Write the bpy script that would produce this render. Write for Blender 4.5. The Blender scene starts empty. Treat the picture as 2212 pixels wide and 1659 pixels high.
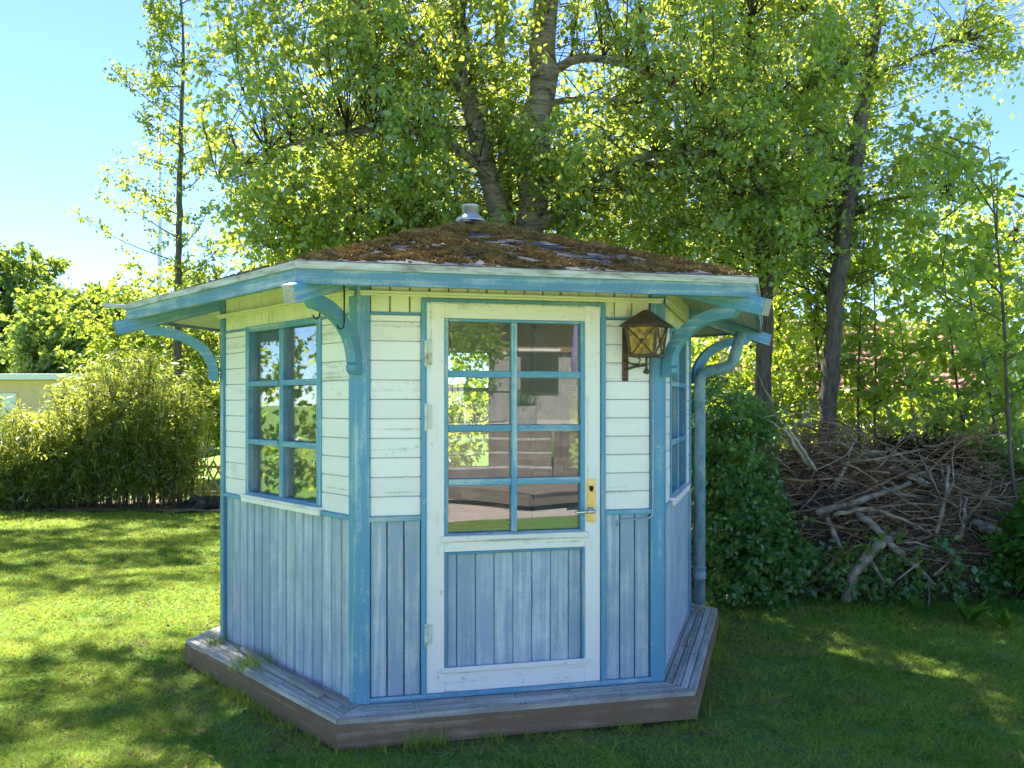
import bpy, math, random
import numpy as np
from mathutils import Matrix, Vector

random.seed(7)
RNG = np.random.default_rng(11)
scene = bpy.context.scene
COL = scene.collection
PI = math.pi

# ------------------------------------------------------------------ camera
cam_d = bpy.data.cameras.new('camera')
cam = bpy.data.objects.new('camera', cam_d)
COL.objects.link(cam)
cam.location = (0, 0, 1.68)
cam.rotation_euler = (PI / 2, 0, 0)
cam_d.sensor_width = 36
cam_d.lens = 36 * 1800 / 2212
cam_d.shift_y = 0.01876
cam_d.clip_end = 2000
scene.camera = cam

# ------------------------------------------------------------------ light
SUN_AZ = math.radians(36)      # left of the view direction (+Y)
SUN_EL = math.radians(57)
world = bpy.data.worlds.new('World')
scene.world = world
world.use_nodes = True
wn = world.node_tree.nodes
sky = wn.new('ShaderNodeTexSky')
sky.sky_type = 'NISHITA'
sky.sun_disc = False
sky.sun_elevation = SUN_EL
sky.sun_rotation = -SUN_AZ
sky.air_density = 0.62
sky.dust_density = 0.0
sky.ozone_density = 6.0
wn['Background'].inputs['Strength'].default_value = 0.05
world.node_tree.links.new(sky.outputs[0], wn['Background'].inputs['Color'])
sun_d = bpy.data.lights.new('sun', 'SUN')
sun_d.energy = 3.1
sun_d.angle = math.radians(0.53)
sun_d.color = (1.0, 0.93, 0.87)
sun = bpy.data.objects.new('sun', sun_d)
COL.objects.link(sun)
sdir = Vector((-math.sin(SUN_AZ) * math.cos(SUN_EL), math.cos(SUN_AZ) * math.cos(SUN_EL), math.sin(SUN_EL)))
sun.rotation_euler = sdir.to_track_quat('Z', 'Y').to_euler()
sun.location = (-3, 10, 20)
vs = scene.view_settings
vs.view_transform = 'Standard'
vs.look = 'None'
vs.gamma = 1.0
vs.exposure = 3.1
scene.render.engine = 'CYCLES'
cy = scene.cycles
cy.use_denoising = True
cy.max_bounces = 9
cy.diffuse_bounces = 6
cy.use_adaptive_sampling = True
cy.adaptive_threshold = 0.02
cy.glossy_bounces = 3
cy.transmission_bounces = 8
cy.transparent_max_bounces = 10
cy.sample_clamp_indirect = 6
cy.caustics_reflective = False
cy.caustics_refractive = False

# ------------------------------------------------------------------ material helpers
MATS = {}


class NT:
    def __init__(s, name):
        s.m = bpy.data.materials.new(name)
        s.m.use_nodes = True
        s.t = s.m.node_tree
        s.n = s.t.nodes
        s.n.clear()
        s.out = s.n.new('ShaderNodeOutputMaterial')
        MATS[name] = s.m

    def node(s, typ, **kw):
        n = s.n.new(typ)
        for k, v in kw.items():
            if k.startswith('i_'):
                key = k[2:]
                key = int(key) if key.isdigit() else key.replace('_', ' ')
                if isinstance(v, bpy.types.NodeSocket):
                    s.t.links.new(v, n.inputs[key])
                else:
                    n.inputs[key].default_value = v
            else:
                setattr(n, k, v)
        return n

    def link(s, a, b):
        s.t.links.new(a, b)

    def ramp(s, fac, stops):
        r = s.node('ShaderNodeValToRGB', i_0=fac)
        e = r.color_ramp.elements
        while len(e) < len(stops):
            e.new(0.5)
        for el, (p, c) in zip(e, stops):
            el.position = p
            el.color = (c, c, c, 1) if isinstance(c, (int, float)) else (*c, 1)
        return r.outputs[0]

    def mix(s, fac, a, b):
        m = s.node('ShaderNodeMix', data_type='RGBA')
        for sock, v in ((m.inputs[0], fac), (m.inputs[6], a), (m.inputs[7], b)):
            if isinstance(v, bpy.types.NodeSocket):
                s.t.links.new(v, sock)
            elif isinstance(v, tuple):
                sock.default_value = (*v, 1)
            else:
                sock.default_value = v
        return m.outputs[2]

    def math(s, op, a, b=0.0):
        m = s.node('ShaderNodeMath', operation=op)
        for i, v in ((0, a), (1, b)):
            if isinstance(v, bpy.types.NodeSocket):
                s.t.links.new(v, m.inputs[i])
            else:
                m.inputs[i].default_value = v
        return m.outputs[0]

    def noise(s, vec, scale, detail=3, rough=0.55):
        return s.node('ShaderNodeTexNoise', i_Vector=vec, i_Scale=scale, i_Detail=detail, i_Roughness=rough).outputs[0]

    def coords(s, rnd=True, scale=(1, 1, 1)):
        tc = s.node('ShaderNodeTexCoord').outputs['Object']
        if rnd:
            oi = s.node('ShaderNodeObjectInfo').outputs['Random']
            off = s.math('MULTIPLY', oi, 53.0)
            tc = s.node('ShaderNodeVectorMath', operation='ADD', i_0=tc, i_1=off).outputs[0]
        return s.node('ShaderNodeMapping', i_0=tc, i_3=scale).outputs[0]

    def principled(s, color, rough=0.6, bump=None, strength=0.3, dist=0.01, metallic=0.0, spec=0.5):
        p = s.node('ShaderNodeBsdfPrincipled', i_Metallic=metallic)
        p.inputs['Specular IOR Level'].default_value = spec
        for key, v in (('Base Color', color), ('Roughness', rough)):
            if isinstance(v, bpy.types.NodeSocket):
                s.link(v, p.inputs[key])
            elif isinstance(v, tuple):
                p.inputs[key].default_value = (*v, 1)
            else:
                p.inputs[key].default_value = v
        if bump is not None:
            b = s.node('ShaderNodeBump', i_Strength=strength, i_Distance=dist, i_Height=bump)
            s.link(b.outputs[0], p.inputs['Normal'])
        s.link(p.outputs[0], s.out.inputs[0])
        return p


def m_paint(name, c0, c1, wear, wear_lo=0.56, wear_hi=0.72, rough=0.55, grain=60, rndv=0.06, bump=0.35, along=1.6):
    t = NT(name)
    v = t.coords(True)
    vs_ = t.coords(True, (along, grain, grain))
    g = t.noise(vs_, 1.0, 5, 0.6)
    blot = t.noise(v, 5.0, 4, 0.6)
    fine = t.noise(v, 90.0, 3, 0.6)
    oi = t.node('ShaderNodeObjectInfo').outputs['Random']
    col = t.mix(blot, c0, c1)
    oi2 = t.math('FRACT', t.math('MULTIPLY', oi, 17.3))
    wm = t.math('ADD', t.math('MULTIPLY', g, 0.55), t.math('ADD', t.math('MULTIPLY', blot, 0.30), t.math('MULTIPLY', fine, 0.18)))
    wm = t.math('ADD', wm, t.math('MULTIPLY', t.math('SUBTRACT', oi2, 0.5), 0.09))
    mask = t.ramp(wm, [(wear_lo, 0.0), (wear_hi, 1.0)])
    chip = t.ramp(t.noise(t.coords(True, (0.5, 1, 1)), 34.0, 3, 0.65), [(0.66, 0.0), (0.68, 1.0)])
    chip = t.math('MULTIPLY', chip, t.ramp(blot, [(0.45, 0.0), (0.62, 0.8)]))
    mask = t.math('MAXIMUM', mask, chip)
    col = t.mix(mask, col, wear)
    val = t.math('ADD', t.math('MULTIPLY', oi, 2 * rndv), 1 - rndv)
    hsv = t.node('ShaderNodeHueSaturation', i_Value=val, i_Color=col).outputs[0]
    t.principled(hsv, rough, t.math('ADD', t.math('MULTIPLY', g, 0.8), t.math('MULTIPLY', mask, -0.5)), bump, 0.004, spec=0.35)
    return t.m


def m_leaf(name, dark, light, trans, k=0.5, gloss=0.06):
    t = NT(name)
    r = t.node('ShaderNodeAttribute', attribute_name='rnd').outputs['Fac']
    c = t.mix(r, dark, light)
    tc = t.mix(r, tuple(x * 0.8 for x in trans), trans)
    d = t.node('ShaderNodeBsdfDiffuse', i_Color=c).outputs[0]
    tr = t.node('ShaderNodeBsdfTranslucent', i_Color=tc).outputs[0]
    mx = t.node('ShaderNodeMixShader', i_0=k, i_1=d, i_2=tr).outputs[0]
    if gloss:
        gl = t.node('ShaderNodeBsdfGlossy', i_Color=(1, 1, 1, 1), i_Roughness=0.38).outputs[0]
        mx = t.node('ShaderNodeMixShader', i_0=gloss, i_1=mx, i_2=gl).outputs[0]
    t.link(mx, t.out.inputs[0])
    return t.m


def m_noise(name, c0, c1, scale, rough=0.8, bump=0.4, dist=0.01, vscale=(1, 1, 1), rnd=True, detail=5, c2=None, metallic=0, spec=0.4):
    t = NT(name)
    v = t.coords(rnd, vscale)
    n = t.noise(v, scale, detail, 0.6)
    stops = [(0.3, c0), (0.7, c1)] if c2 is None else [(0.3, c0), (0.52, c1), (0.72, c2)]
    t.principled(t.ramp(n, stops), rough, n, bump, dist, metallic=metallic, spec=spec)
    return t.m


# paints and timber
m_paint('white_paint', (0.89, 0.825, 0.83), (0.84, 0.78, 0.79), (0.45, 0.45, 0.40), 0.585, 0.70, 0.5, 40, 0.035, 0.25)
m_paint('bounce_tint_paint', (0.80, 0.77, 0.60), (0.74, 0.71, 0.55), (0.42, 0.40, 0.32), 0.575, 0.70, 0.5, 40, 0.05, 0.25)  # white paint tinted yellow: sunlight bounced under the eave is put into the colour
m_paint('white_door_paint', (0.88, 0.815, 0.82), (0.80, 0.74, 0.75), (0.36, 0.37, 0.35), 0.545, 0.66, 0.55, 45, 0.04, 0.5)
m_paint('blue_trim_paint', (0.09, 0.26, 0.44), (0.14, 0.33, 0.50), (0.44, 0.53, 0.57), 0.515, 0.66, 0.5, 42, 0.10, 0.4)
m_paint('blue_plank_paint', (0.27, 0.35, 0.48), (0.36, 0.44, 0.55), (0.57, 0.60, 0.66), 0.485, 0.64, 0.6, 45, 0.07, 0.7)
m_paint('fascia_paint', (0.075, 0.19, 0.285), (0.14, 0.28, 0.38), (0.38, 0.44, 0.46), 0.47, 0.62, 0.6, 36, 0.06, 0.6)
m_paint('soffit_paint', (0.62, 0.60, 0.50), (0.54, 0.53, 0.44), (0.22, 0.20, 0.16), 0.62, 0.78, 0.65, 60, 0.08, 0.3)
m_paint('inner_paint', (0.52, 0.54, 0.50), (0.46, 0.49, 0.46), (0.3, 0.3, 0.28), 0.7, 0.85, 0.6, 60, 0.05, 0.2)
m_paint('deck_wood', (0.24, 0.215, 0.19), (0.36, 0.335, 0.31), (0.54, 0.53, 0.51), 0.46, 0.62, 0.8, 50, 0.16, 0.9)
m_paint('deck_edge_wood', (0.17, 0.10, 0.062), (0.24, 0.15, 0.095), (0.36, 0.27, 0.20), 0.50, 0.66, 0.65, 40, 0.08, 0.5)
m_paint('grey_wood', (0.26, 0.25, 0.23), (0.34, 0.33, 0.31), (0.46, 0.45, 0.43), 0.5, 0.7, 0.85, 60, 0.1, 0.7)
m_paint('terrace_wood', (0.15, 0.11, 0.085), (0.22, 0.165, 0.13), (0.34, 0.29, 0.25), 0.5, 0.7, 0.75, 60, 0.12, 0.5)
m_paint('fresh_wood', (0.62, 0.34, 0.13), (0.66, 0.40, 0.18), (0.55, 0.35, 0.2), 0.6, 0.8, 0.6, 60, 0.05, 0.3)
m_paint('fence_wood', (0.34, 0.24, 0.12), (0.42, 0.31, 0.16), (0.3, 0.26, 0.2), 0.55, 0.7, 0.8, 60, 0.1, 0.4)
m_noise('drip_metal', (0.20, 0.19, 0.15), (0.46, 0.46, 0.42), 12, 0.6, 0.3, 0.003, (0.6, 3, 3), c2=(0.60, 0.60, 0.57))
m_noise('galvanised', (0.42, 0.47, 0.52), (0.58, 0.62, 0.66), 14, 0.38, 0.1, 0.002, metallic=0.85)
m_noise('pipe_paint', (0.09, 0.17, 0.21), (0.20, 0.34, 0.42), 11, 0.55, 0.4, 0.004, (1, 1, .6), c2=(0.40, 0.45, 0.45))
m_noise('rusty_iron', (0.045, 0.032, 0.026), (0.10, 0.06, 0.045), 40, 0.75, 0.5, 0.003, c2=(0.16, 0.10, 0.075))
m_noise('black_iron', (0.012, 0.012, 0.013), (0.03, 0.026, 0.024), 60, 0.6, 0.3, 0.002)
m_noise('black_rubber', (0.012, 0.012, 0.013), (0.025, 0.025, 0.026), 20, 0.6, 0.3, 0.003)
m_noise('felt', (0.03, 0.034, 0.042), (0.055, 0.06, 0.07), 26, 1.0, 0.6, 0.004, c2=(0.09, 0.096, 0.105), spec=0.1)
m_noise('moss', (0.10, 0.068, 0.03), (0.23, 0.155, 0.055), 14, 0.95, 0.5, 0.01, c2=(0.35, 0.28, 0.095))
m_noise('brass', (0.55, 0.36, 0.12), (0.72, 0.55, 0.27), 18, 0.35, 0.15, 0.001, metallic=0.75)
m_noise('chrome', (0.6, 0.6, 0.6), (0.75, 0.75, 0.75), 30, 0.2, 0.05, 0.001, metallic=1.0)
m_noise('hinge_paint', (0.62, 0.63, 0.60), (0.66, 0.66, 0.62), 22, 0.5, 0.3, 0.002, c2=(0.36, 0.16, 0.05))
m_noise('concrete', (0.22, 0.22, 0.21), (0.36, 0.35, 0.33), 20, 0.9, 0.5, 0.005)
m_noise('paving', (0.40, 0.34, 0.29), (0.50, 0.44, 0.38), 14, 0.9, 0.3, 0.004)
m_noise('soil', (0.025, 0.018, 0.014), (0.08, 0.055, 0.042), 26, 0.95, 1.0, 0.03, rnd=False, c2=(0.16, 0.115, 0.085))
m_noise('litter_bed', (0.05, 0.04, 0.028), (0.16, 0.12, 0.085), 20, 0.95, 1.0, 0.03, rnd=False, c2=(0.26, 0.20, 0.15))
m_noise('bark', (0.05, 0.042, 0.033), (0.13, 0.11, 0.085), 9, 0.9, 1.0, 0.02, (3.5, 3.5, 0.6), False, c2=(0.17, 0.15, 0.125))
m_noise('birch_bark', (0.06, 0.05, 0.042), (0.25, 0.21, 0.165), 8, 0.85, 0.8, 0.012, (0.8, 0.8, 3.2), False, c2=(0.42, 0.38, 0.32))
m_noise('twig_bark', (0.035, 0.026, 0.018), (0.075, 0.058, 0.04), 20, 0.9, 0.4, 0.004, rnd=False)
m_noise('dead_wood', (0.10, 0.08, 0.058), (0.26, 0.21, 0.155), 14, 0.9, 0.9, 0.012, (1, 1, 1), c2=(0.44, 0.39, 0.31))
m_noise('dead_twig', (0.12, 0.068, 0.035), (0.29, 0.185, 0.105), 7, 0.9, 0.4, 0.004, rnd=False, c2=(0.42, 0.31, 0.21))
m_noise('pale_wood', (0.27, 0.22, 0.16), (0.42, 0.36, 0.275), 14, 0.85, 0.6, 0.006, c2=(0.54, 0.48, 0.39))
m_noise('sawn_wood', (0.42, 0.26, 0.13), (0.55, 0.38, 0.2), 30, 0.8, 0.2, 0.002)
m_noise('culm', (0.06, 0.05, 0.025), (0.14, 0.11, 0.055), 9, 0.6, 0.2, 0.002, rnd=False)
m_noise('cream_render', (0.66, 0.46, 0.28), (0.72, 0.53, 0.34), 6, 0.9, 0.2, 0.004)
m_noise('white_render', (0.70, 0.70, 0.70), (0.78, 0.78, 0.77), 6, 0.9, 0.2, 0.004)
m_noise('slate', (0.05, 0.055, 0.065), (0.10, 0.11, 0.13), 6, 0.6, 0.3, 0.004)
m_noise('roof_tile', (0.30, 0.13, 0.085), (0.42, 0.20, 0.14), 5, 0.8, 0.3, 0.004, c2=(0.48, 0.28, 0.21))
m_noise('house_brick', (0.22, 0.11, 0.07), (0.32, 0.17, 0.11), 9, 0.9, 0.3, 0.004)
m_noise('dark_frame', (0.02, 0.02, 0.022), (0.035, 0.035, 0.036), 9, 0.5, 0.1, 0.002)
m_noise('white_plastic', (0.74, 0.74, 0.73), (0.8, 0.8, 0.79), 9, 0.4, 0.05, 0.001)
m_noise('tarp', (0.012, 0.012, 0.013), (0.03, 0.03, 0.032), 12, 0.3, 0.6, 0.01)
m_noise('pole_white', (0.72, 0.72, 0.72), (0.8, 0.8, 0.8), 4, 0.4, 0.05, 0.001)
m_noise('violet_cloth', (0.20, 0.15, 0.33), (0.28, 0.22, 0.42), 8, 0.9, 0.2, 0.004)
m_noise('floor_boards', (0.16, 0.12, 0.09), (0.22, 0.17, 0.13), 4, 0.7, 0.2, 0.003, (1, 9, 1))
for nm, a, b, c in (('blanket_red', (0.42, 0.05, 0.06), (0.55, 0.09, 0.08), (0.6, 0.3, 0.18)),
                    ('blanket_wine', (0.25, 0.03, 0.05), (0.36, 0.05, 0.08), (0.5, 0.16, 0.14)),
                    ('blanket_ochre', (0.30, 0.17, 0.06), (0.4, 0.22, 0.08), (0.16, 0.1, 0.08)),
                    ('blanket_blue', (0.08, 0.18, 0.36), (0.12, 0.26, 0.42), (0.2, 0.28, 0.3)),
                    ('blanket_green', (0.04, 0.18, 0.13), (0.06, 0.24, 0.18), (0.2, 0.3, 0.2))):
    m_noise(nm, a, b, 6, 0.95, 0.6, 0.01, (0.3, 6, 22), c2=c)

# leaves: reflect colour dark / light, transmitted colour
m_leaf('birch_leaf', (0.065, 0.18, 0.06), (0.14, 0.27, 0.08), (0.70, 0.80, 0.08), 0.53, 0.05)
m_leaf('young_leaf', (0.055, 0.15, 0.035), (0.12, 0.22, 0.05), (0.52, 0.60, 0.05), 0.52, 0.04)
m_leaf('hazel_leaf', (0.07, 0.19, 0.05), (0.14, 0.27, 0.07), (0.62, 0.72, 0.06), 0.56, 0.04)
m_leaf('shrub_leaf', (0.06, 0.17, 0.045), (0.14, 0.27, 0.065), (0.36, 0.56, 0.07), 0.45, 0.05)
m_leaf('bamboo_leaf', (0.075, 0.15, 0.03), (0.14, 0.22, 0.05), (0.56, 0.60, 0.08), 0.5, 0.05)
m_leaf('far_leaf', (0.05, 0.14, 0.035), (0.11, 0.21, 0.045), (0.42, 0.52, 0.05), 0.45, 0.03)
m_leaf('dry_leaf', (0.03, 0.022, 0.014), (0.06, 0.045, 0.028), (0.06, 0.045, 0.02), 0.3, 0.02)
m_leaf('brown_leaf', (0.13, 0.07, 0.045), (0.30, 0.17, 0.10), (0.2, 0.12, 0.05), 0.25, 0.0)
m_leaf('grass_blade', (0.14, 0.275, 0.04), (0.33, 0.41, 0.075), (0.56, 0.60, 0.09), 0.30, 0.0)
m_leaf('straw_blade', (0.16, 0.125, 0.07), (0.29, 0.235, 0.14), (0.24, 0.19, 0.09), 0.3, 0.0)
m_leaf('weed_leaf', (0.03, 0.12, 0.02), (0.07, 0.19, 0.03), (0.26, 0.38, 0.03), 0.4, 0.0)
m_leaf('flower_yellow', (0.75, 0.45, 0.0), (0.8, 0.55, 0.01), (0.7, 0.5, 0.0), 0.3, 0.0)

# lawn
t = NT('lawn')
v = t.coords(False)
n1 = t.noise(v, 0.9, 4)
n2 = t.noise(v, 45, 5, 0.7)
n3 = t.noise(v, 3.2, 5, 0.6)
c = t.ramp(n2, [(0.3, (0.065, 0.12, 0.026)), (0.55, (0.13, 0.23, 0.045)), (0.75, (0.20, 0.30, 0.065))])
c = t.mix(t.ramp(n3, [(0.55, 0.0), (0.72, 0.55)]), c, (0.22, 0.185, 0.095))
c = t.mix(t.ramp(n1, [(0.4, 0.0), (0.7, 0.35)]), c, (0.14, 0.20, 0.035))
t.principled(c, 0.95, n2, 0.7, 0.02, spec=0.1)

# glass
def m_glass(name, refl):
    t = NT(name)
    tc = t.coords(True)
    lw = t.node('ShaderNodeFresnel', i_IOR=1.5).outputs[0]
    wob = t.noise(tc, 2.2, 1)
    b = t.node('ShaderNodeBump', i_Strength=0.025, i_Distance=0.02, i_Height=wob).outputs[0]
    g = t.node('ShaderNodeBsdfGlossy', i_Roughness=0.004, i_Color=(1, 1, 1, 1), i_Normal=b).outputs[0]
    tr = t.node('ShaderNodeBsdfTransparent', i_Color=(0.93, 0.96, 0.94, 1)).outputs[0]
    f = t.math('ADD', t.math('MULTIPLY', lw, 0.8), refl)
    mx = t.node('ShaderNodeMixShader', i_0=f, i_1=tr, i_2=g).outputs[0]
    dn = t.ramp(t.noise(tc, 7.0, 5, 0.7), [(0.35, 0.01), (0.75, 0.09)])
    df = t.node('ShaderNodeBsdfDiffuse', i_Color=(0.5, 0.5, 0.47, 1)).outputs[0]
    t.link(t.node('ShaderNodeMixShader', i_0=dn, i_1=mx, i_2=df).outputs[0], t.out.inputs[0])
m_glass('door_glass', 0.05)
m_glass('window_glass', 0.0)
t = NT('amber_glass')
v = t.coords(True)
n = t.noise(v, 38, 3)
c = t.ramp(n, [(0.35, (0.16, 0.075, 0.01)), (0.6, (0.55, 0.30, 0.035)), (0.75, (0.7, 0.45, 0.10))])
p = t.principled(c, 0.25, n, 0.9, 0.01)
p.inputs['Transmission Weight'].default_value = 0.25

# ------------------------------------------------------------------ object helpers
W = {}


def tag(o, label=None, cat=None, group=None, kind=None):
    if label: o['label'] = label
    if cat: o['category'] = cat
    if group: o['group'] = group
    if kind: o['kind'] = kind
    return o


def put(o, M, parent):
    COL.objects.link(o)
    W[o] = M
    if parent is not None:
        o.parent = parent
        o.matrix_basis = W[parent].inverted() @ M
    else:
        o.matrix_basis = M
    return o


def empty(name, loc=(0, 0, 0), parent=None):
    o = bpy.data.objects.new(name, None)
    o.empty_display_size = 0.2
    return put(o, Matrix.Translation(loc), parent)


def mesh_obj(name, me, M=None, parent=None):
    return put(bpy.data.objects.new(name, me), M or Matrix.Identity(4), parent)


class MB:
    """collects polygons for one mesh"""
    def __init__(s):
        s.v, s.f, s.mi, s.sm = [], [], [], []

    def add(s, V, F, mi=0, smooth=False):
        b = len(s.v)
        s.v.extend(tuple(p) for p in V)
        for f in F:
            s.f.append([b + i for i in f]); s.mi.append(mi); s.sm.append(smooth)

    def tube(s, pts, rad, sides=6, mi=0, cap=True):
        pts = [Vector(p) for p in pts]
        n = len(pts)
        V, F = [], []
        ref = Vector((0.31, 0.17, 0.93))
        for i, p in enumerate(pts):
            d = (pts[min(i + 1, n - 1)] - pts[max(i - 1, 0)])
            d = d.normalized() if d.length > 1e-9 else Vector((0, 0, 1))
            if abs(d.dot(ref)) > 0.93: ref = Vector((0.9, 0.3, 0.1))
            a = d.cross(ref).normalized(); b = d.cross(a)
            ref = -(d.cross(a)).cross(d) if False else ref
            for k in range(sides):
                th = 2 * PI * k / sides
                V.append(p + (a * math.cos(th) + b * math.sin(th)) * rad[i])
        for i in range(n - 1):
            for k in range(sides):
                k2 = (k + 1) % sides
                F.append((i * sides + k, i * sides + k2, (i + 1) * sides + k2, (i + 1) * sides + k))
        if cap:
            F.append(tuple(range(sides))[::-1]); F.append(tuple((n - 1) * sides + k for k in range(sides)))
        s.add(V, F, mi, True)

    def prism(s, pts, vec, mi=0):
        n = len(pts); vec = Vector(vec)
        V = [Vector(p) for p in pts] + [Vector(p) + vec for p in pts]
        F = [tuple(range(n))[::-1], tuple(range(n, 2 * n))] + [(i, (i + 1) % n, n + (i + 1) % n, n + i) for i in range(n)]
        s.add(V, F, mi)

    def box(s, c, sz, mi=0):
        x, y, z = c; a, b, h = sz[0] / 2, sz[1] / 2, sz[2] / 2
        s.prism([(x - a, y - b, z - h), (x + a, y - b, z - h), (x + a, y + b, z - h), (x - a, y + b, z - h)], (0, 0, sz[2]), mi)

    def lathe(s, prof, seg=20, mi=0, c=(0, 0, 0)):
        V, F = [], []
        for r, z in prof:
            for k in range(seg):
                a = 2 * PI * k / seg
                V.append((c[0] + r * math.cos(a), c[1] + r * math.sin(a), c[2] + z))
        for i in range(len(prof) - 1):
            for k in range(seg):
                k2 = (k + 1) % seg
                F.append((i * seg + k, i * seg + k2, (i + 1) * seg + k2, (i + 1) * seg + k))
        F.append(tuple(range(seg))[::-1]); F.append(tuple((len(prof) - 1) * seg + k for k in range(seg)))
        s.add(V, F, mi, True)

    def mesh(s, name, mats):
        me = bpy.data.meshes.new(name)
        me.from_pydata(s.v, [], s.f)
        for m in ([mats] if isinstance(mats, str) else mats):
            me.materials.append(MATS[m])
        me.polygons.foreach_set('material_index', s.mi)
        me.polygons.foreach_set('use_smooth', s.sm)
        me.update()
        return me

    def obj(s, name, mats, parent=None, M=None):
        return mesh_obj(name, s.mesh(name, mats), M, parent)


_BOX = {}


def box_mesh(lx, ly, lz, mat, ch):
    key = (round(lx, 4), round(ly, 4), round(lz, 4), mat, ch)
    if key in _BOX: return _BOX[key]
    a, b, c = lx / 2, ly / 2, lz / 2
    ch = min(ch, a * .6, b * .6, c * .6)
    mb = MB()
    # chamfered box: three vertices per corner
    V, idx = [], {}
    for sx in (-1, 1):
        for sy in (-1, 1):
            for sz in (-1, 1):
                idx[(sx, sy, sz)] = len(V)
                V += [(sx * a, sy * (b - ch), sz * (c - ch)), (sx * (a - ch), sy * b, sz * (c - ch)), (sx * (a - ch), sy * (b - ch), sz * c)]
    F = []
    def q(l, n):
        p = [Vector(V[i]) for i in l]
        nn = (p[1] - p[0]).cross(p[2] - p[0])
        F.append(tuple(l) if nn.dot(Vector(n)) > 0 else tuple(l)[::-1])
    I = idx
    for s_ in (-1, 1):
        q([I[(s_, -1, -1)], I[(s_, 1, -1)], I[(s_, 1, 1)], I[(s_, -1, 1)]], (s_, 0, 0))
        q([I[(-1, s_, -1)] + 1, I[(1, s_, -1)] + 1, I[(1, s_, 1)] + 1, I[(-1, s_, 1)] + 1], (0, s_, 0))
        q([I[(-1, -1, s_)] + 2, I[(1, -1, s_)] + 2, I[(1, 1, s_)] + 2, I[(-1, 1, s_)] + 2], (0, 0, s_))
    for s1 in (-1, 1):
        for s2 in (-1, 1):
            q([I[(s1, s2, -1)], I[(s1, s2, 1)], I[(s1, s2, 1)] + 1, I[(s1, s2, -1)] + 1], (s1, s2, 0))
            q([I[(s1, -1, s2)], I[(s1, 1, s2)], I[(s1, 1, s2)] + 2, I[(s1, -1, s2)] + 2], (s1, 0, s2))
            q([I[(-1, s1, s2)] + 1, I[(1, s1, s2)] + 1, I[(1, s1, s2)] + 2, I[(-1, s1, s2)] + 2], (0, s1, s2))
            for s3 in (-1, 1):
                i = I[(s1, s2, s3)]
                q([i, i + 1, i + 2], (s1, s2, s3))
    mb.add(V, F)
    _BOX[key] = mb.mesh('piece', mat)
    return _BOX[key]


def obox(name, p0, p1, w, h, mat, parent=None, ch=0.003, up=(0, 0, 1)):
    """box whose local X runs p0 -> p1, w across, h along up"""
    p0, p1 = Vector(p0), Vector(p1)
    x = p1 - p0; L = x.length; x = x / L
    up = Vector(up)
    y = up.cross(x).normalized(); z = x.cross(y)
    M = Matrix(((x.x, y.x, z.x, 0), (x.y, y.y, z.y, 0), (x.z, y.z, z.z, 0), (0, 0, 0, 1)))
    M.translation = (p0 + p1) / 2
    return mesh_obj(name, box_mesh(L, w, h, mat, ch), M, parent)


def np_mesh(name, V, n, mats, rnd=None, mi=None, base=(0, 0, 0)):
    """V: (N*n,3) separate n-gons"""
    V = np.asarray(V, np.float32) - np.asarray(base, np.float32)
    N = len(V) // n
    me = bpy.data.meshes.new(name)
    me.vertices.add(len(V)); me.vertices.foreach_set('co', V.ravel())
    me.loops.add(len(V)); me.loops.foreach_set('vertex_index', np.arange(len(V), dtype=np.int32))
    me.polygons.add(N); me.polygons.foreach_set('loop_start', np.arange(0, len(V), n, dtype=np.int32))
    for m in ([mats] if isinstance(mats, str) else mats):
        me.materials.append(MATS[m])
    if rnd is not None:
        at = me.attributes.new('rnd', 'FLOAT', 'POINT')
        at.data.foreach_set('value', np.repeat(np.asarray(rnd, np.float32), n))
    me.update(calc_edges=True)
    return me


def unit(a):
    return a / (np.linalg.norm(a, axis=-1, keepdims=True) + 1e-9)


def leaf_quads(P, A, Nn, L, wr, fold=0.18):
    A = unit(A)
    S = unit(np.cross(A, Nn)); Nn = unit(np.cross(S, A))
    L = L[:, None]
    w = L * wr * 0.5
    mid = P + A * L * 0.42
    q = np.stack([P, mid - S * w + Nn * w * fold, P + A * L - Nn * L * 0.06, mid + S * w + Nn * w * fold], 1)
    return q.reshape(-1, 3)


def waves(P, scale, seed):
    r = np.random.default_rng(seed)
    out = 0
    for i in range(7):
        k = unit(r.normal(size=3)) * (2 * PI / scale) * r.uniform(0.6, 1.7)
        out = out + np.sin(P @ k + r.uniform(0, 6.28))
    return out / 7 ** 0.5


def sample_ellipsoids(ells, seed, hole=0.0, hole_scale=1.4, shell=0.0):
    r = np.random.default_rng(seed)
    out = []
    for (c, rad, n) in ells:
        got = 0
        while got < n:
            p = r.uniform(-1, 1, (n * 3, 3))
            d = np.linalg.norm(p, axis=1)
            lim = 1 + 0.22 * waves(p * 3, 2.3, seed + 5)
            keep = (d < lim) & (d > shell * r.uniform(0, 1, len(d)))
            w = np.asarray(c) + p * np.asarray(rad)
            if hole > 0:
                keep &= waves(w, hole_scale, seed + 9) > -hole_thr(hole)
                keep &= waves(w, hole_scale * 0.42, seed + 10) > -0.35
            w = w[keep][: n - got]
            out.append(w); got += len(w)
    return np.concatenate(out)


def hole_thr(h):
    # share of the volume left empty -> threshold on a unit normal
    return {0.1: 1.28, 0.2: 0.84, 0.3: 0.52, 0.4: 0.25, 0.5: 0.0}.get(round(h, 1), 0.6)


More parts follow.
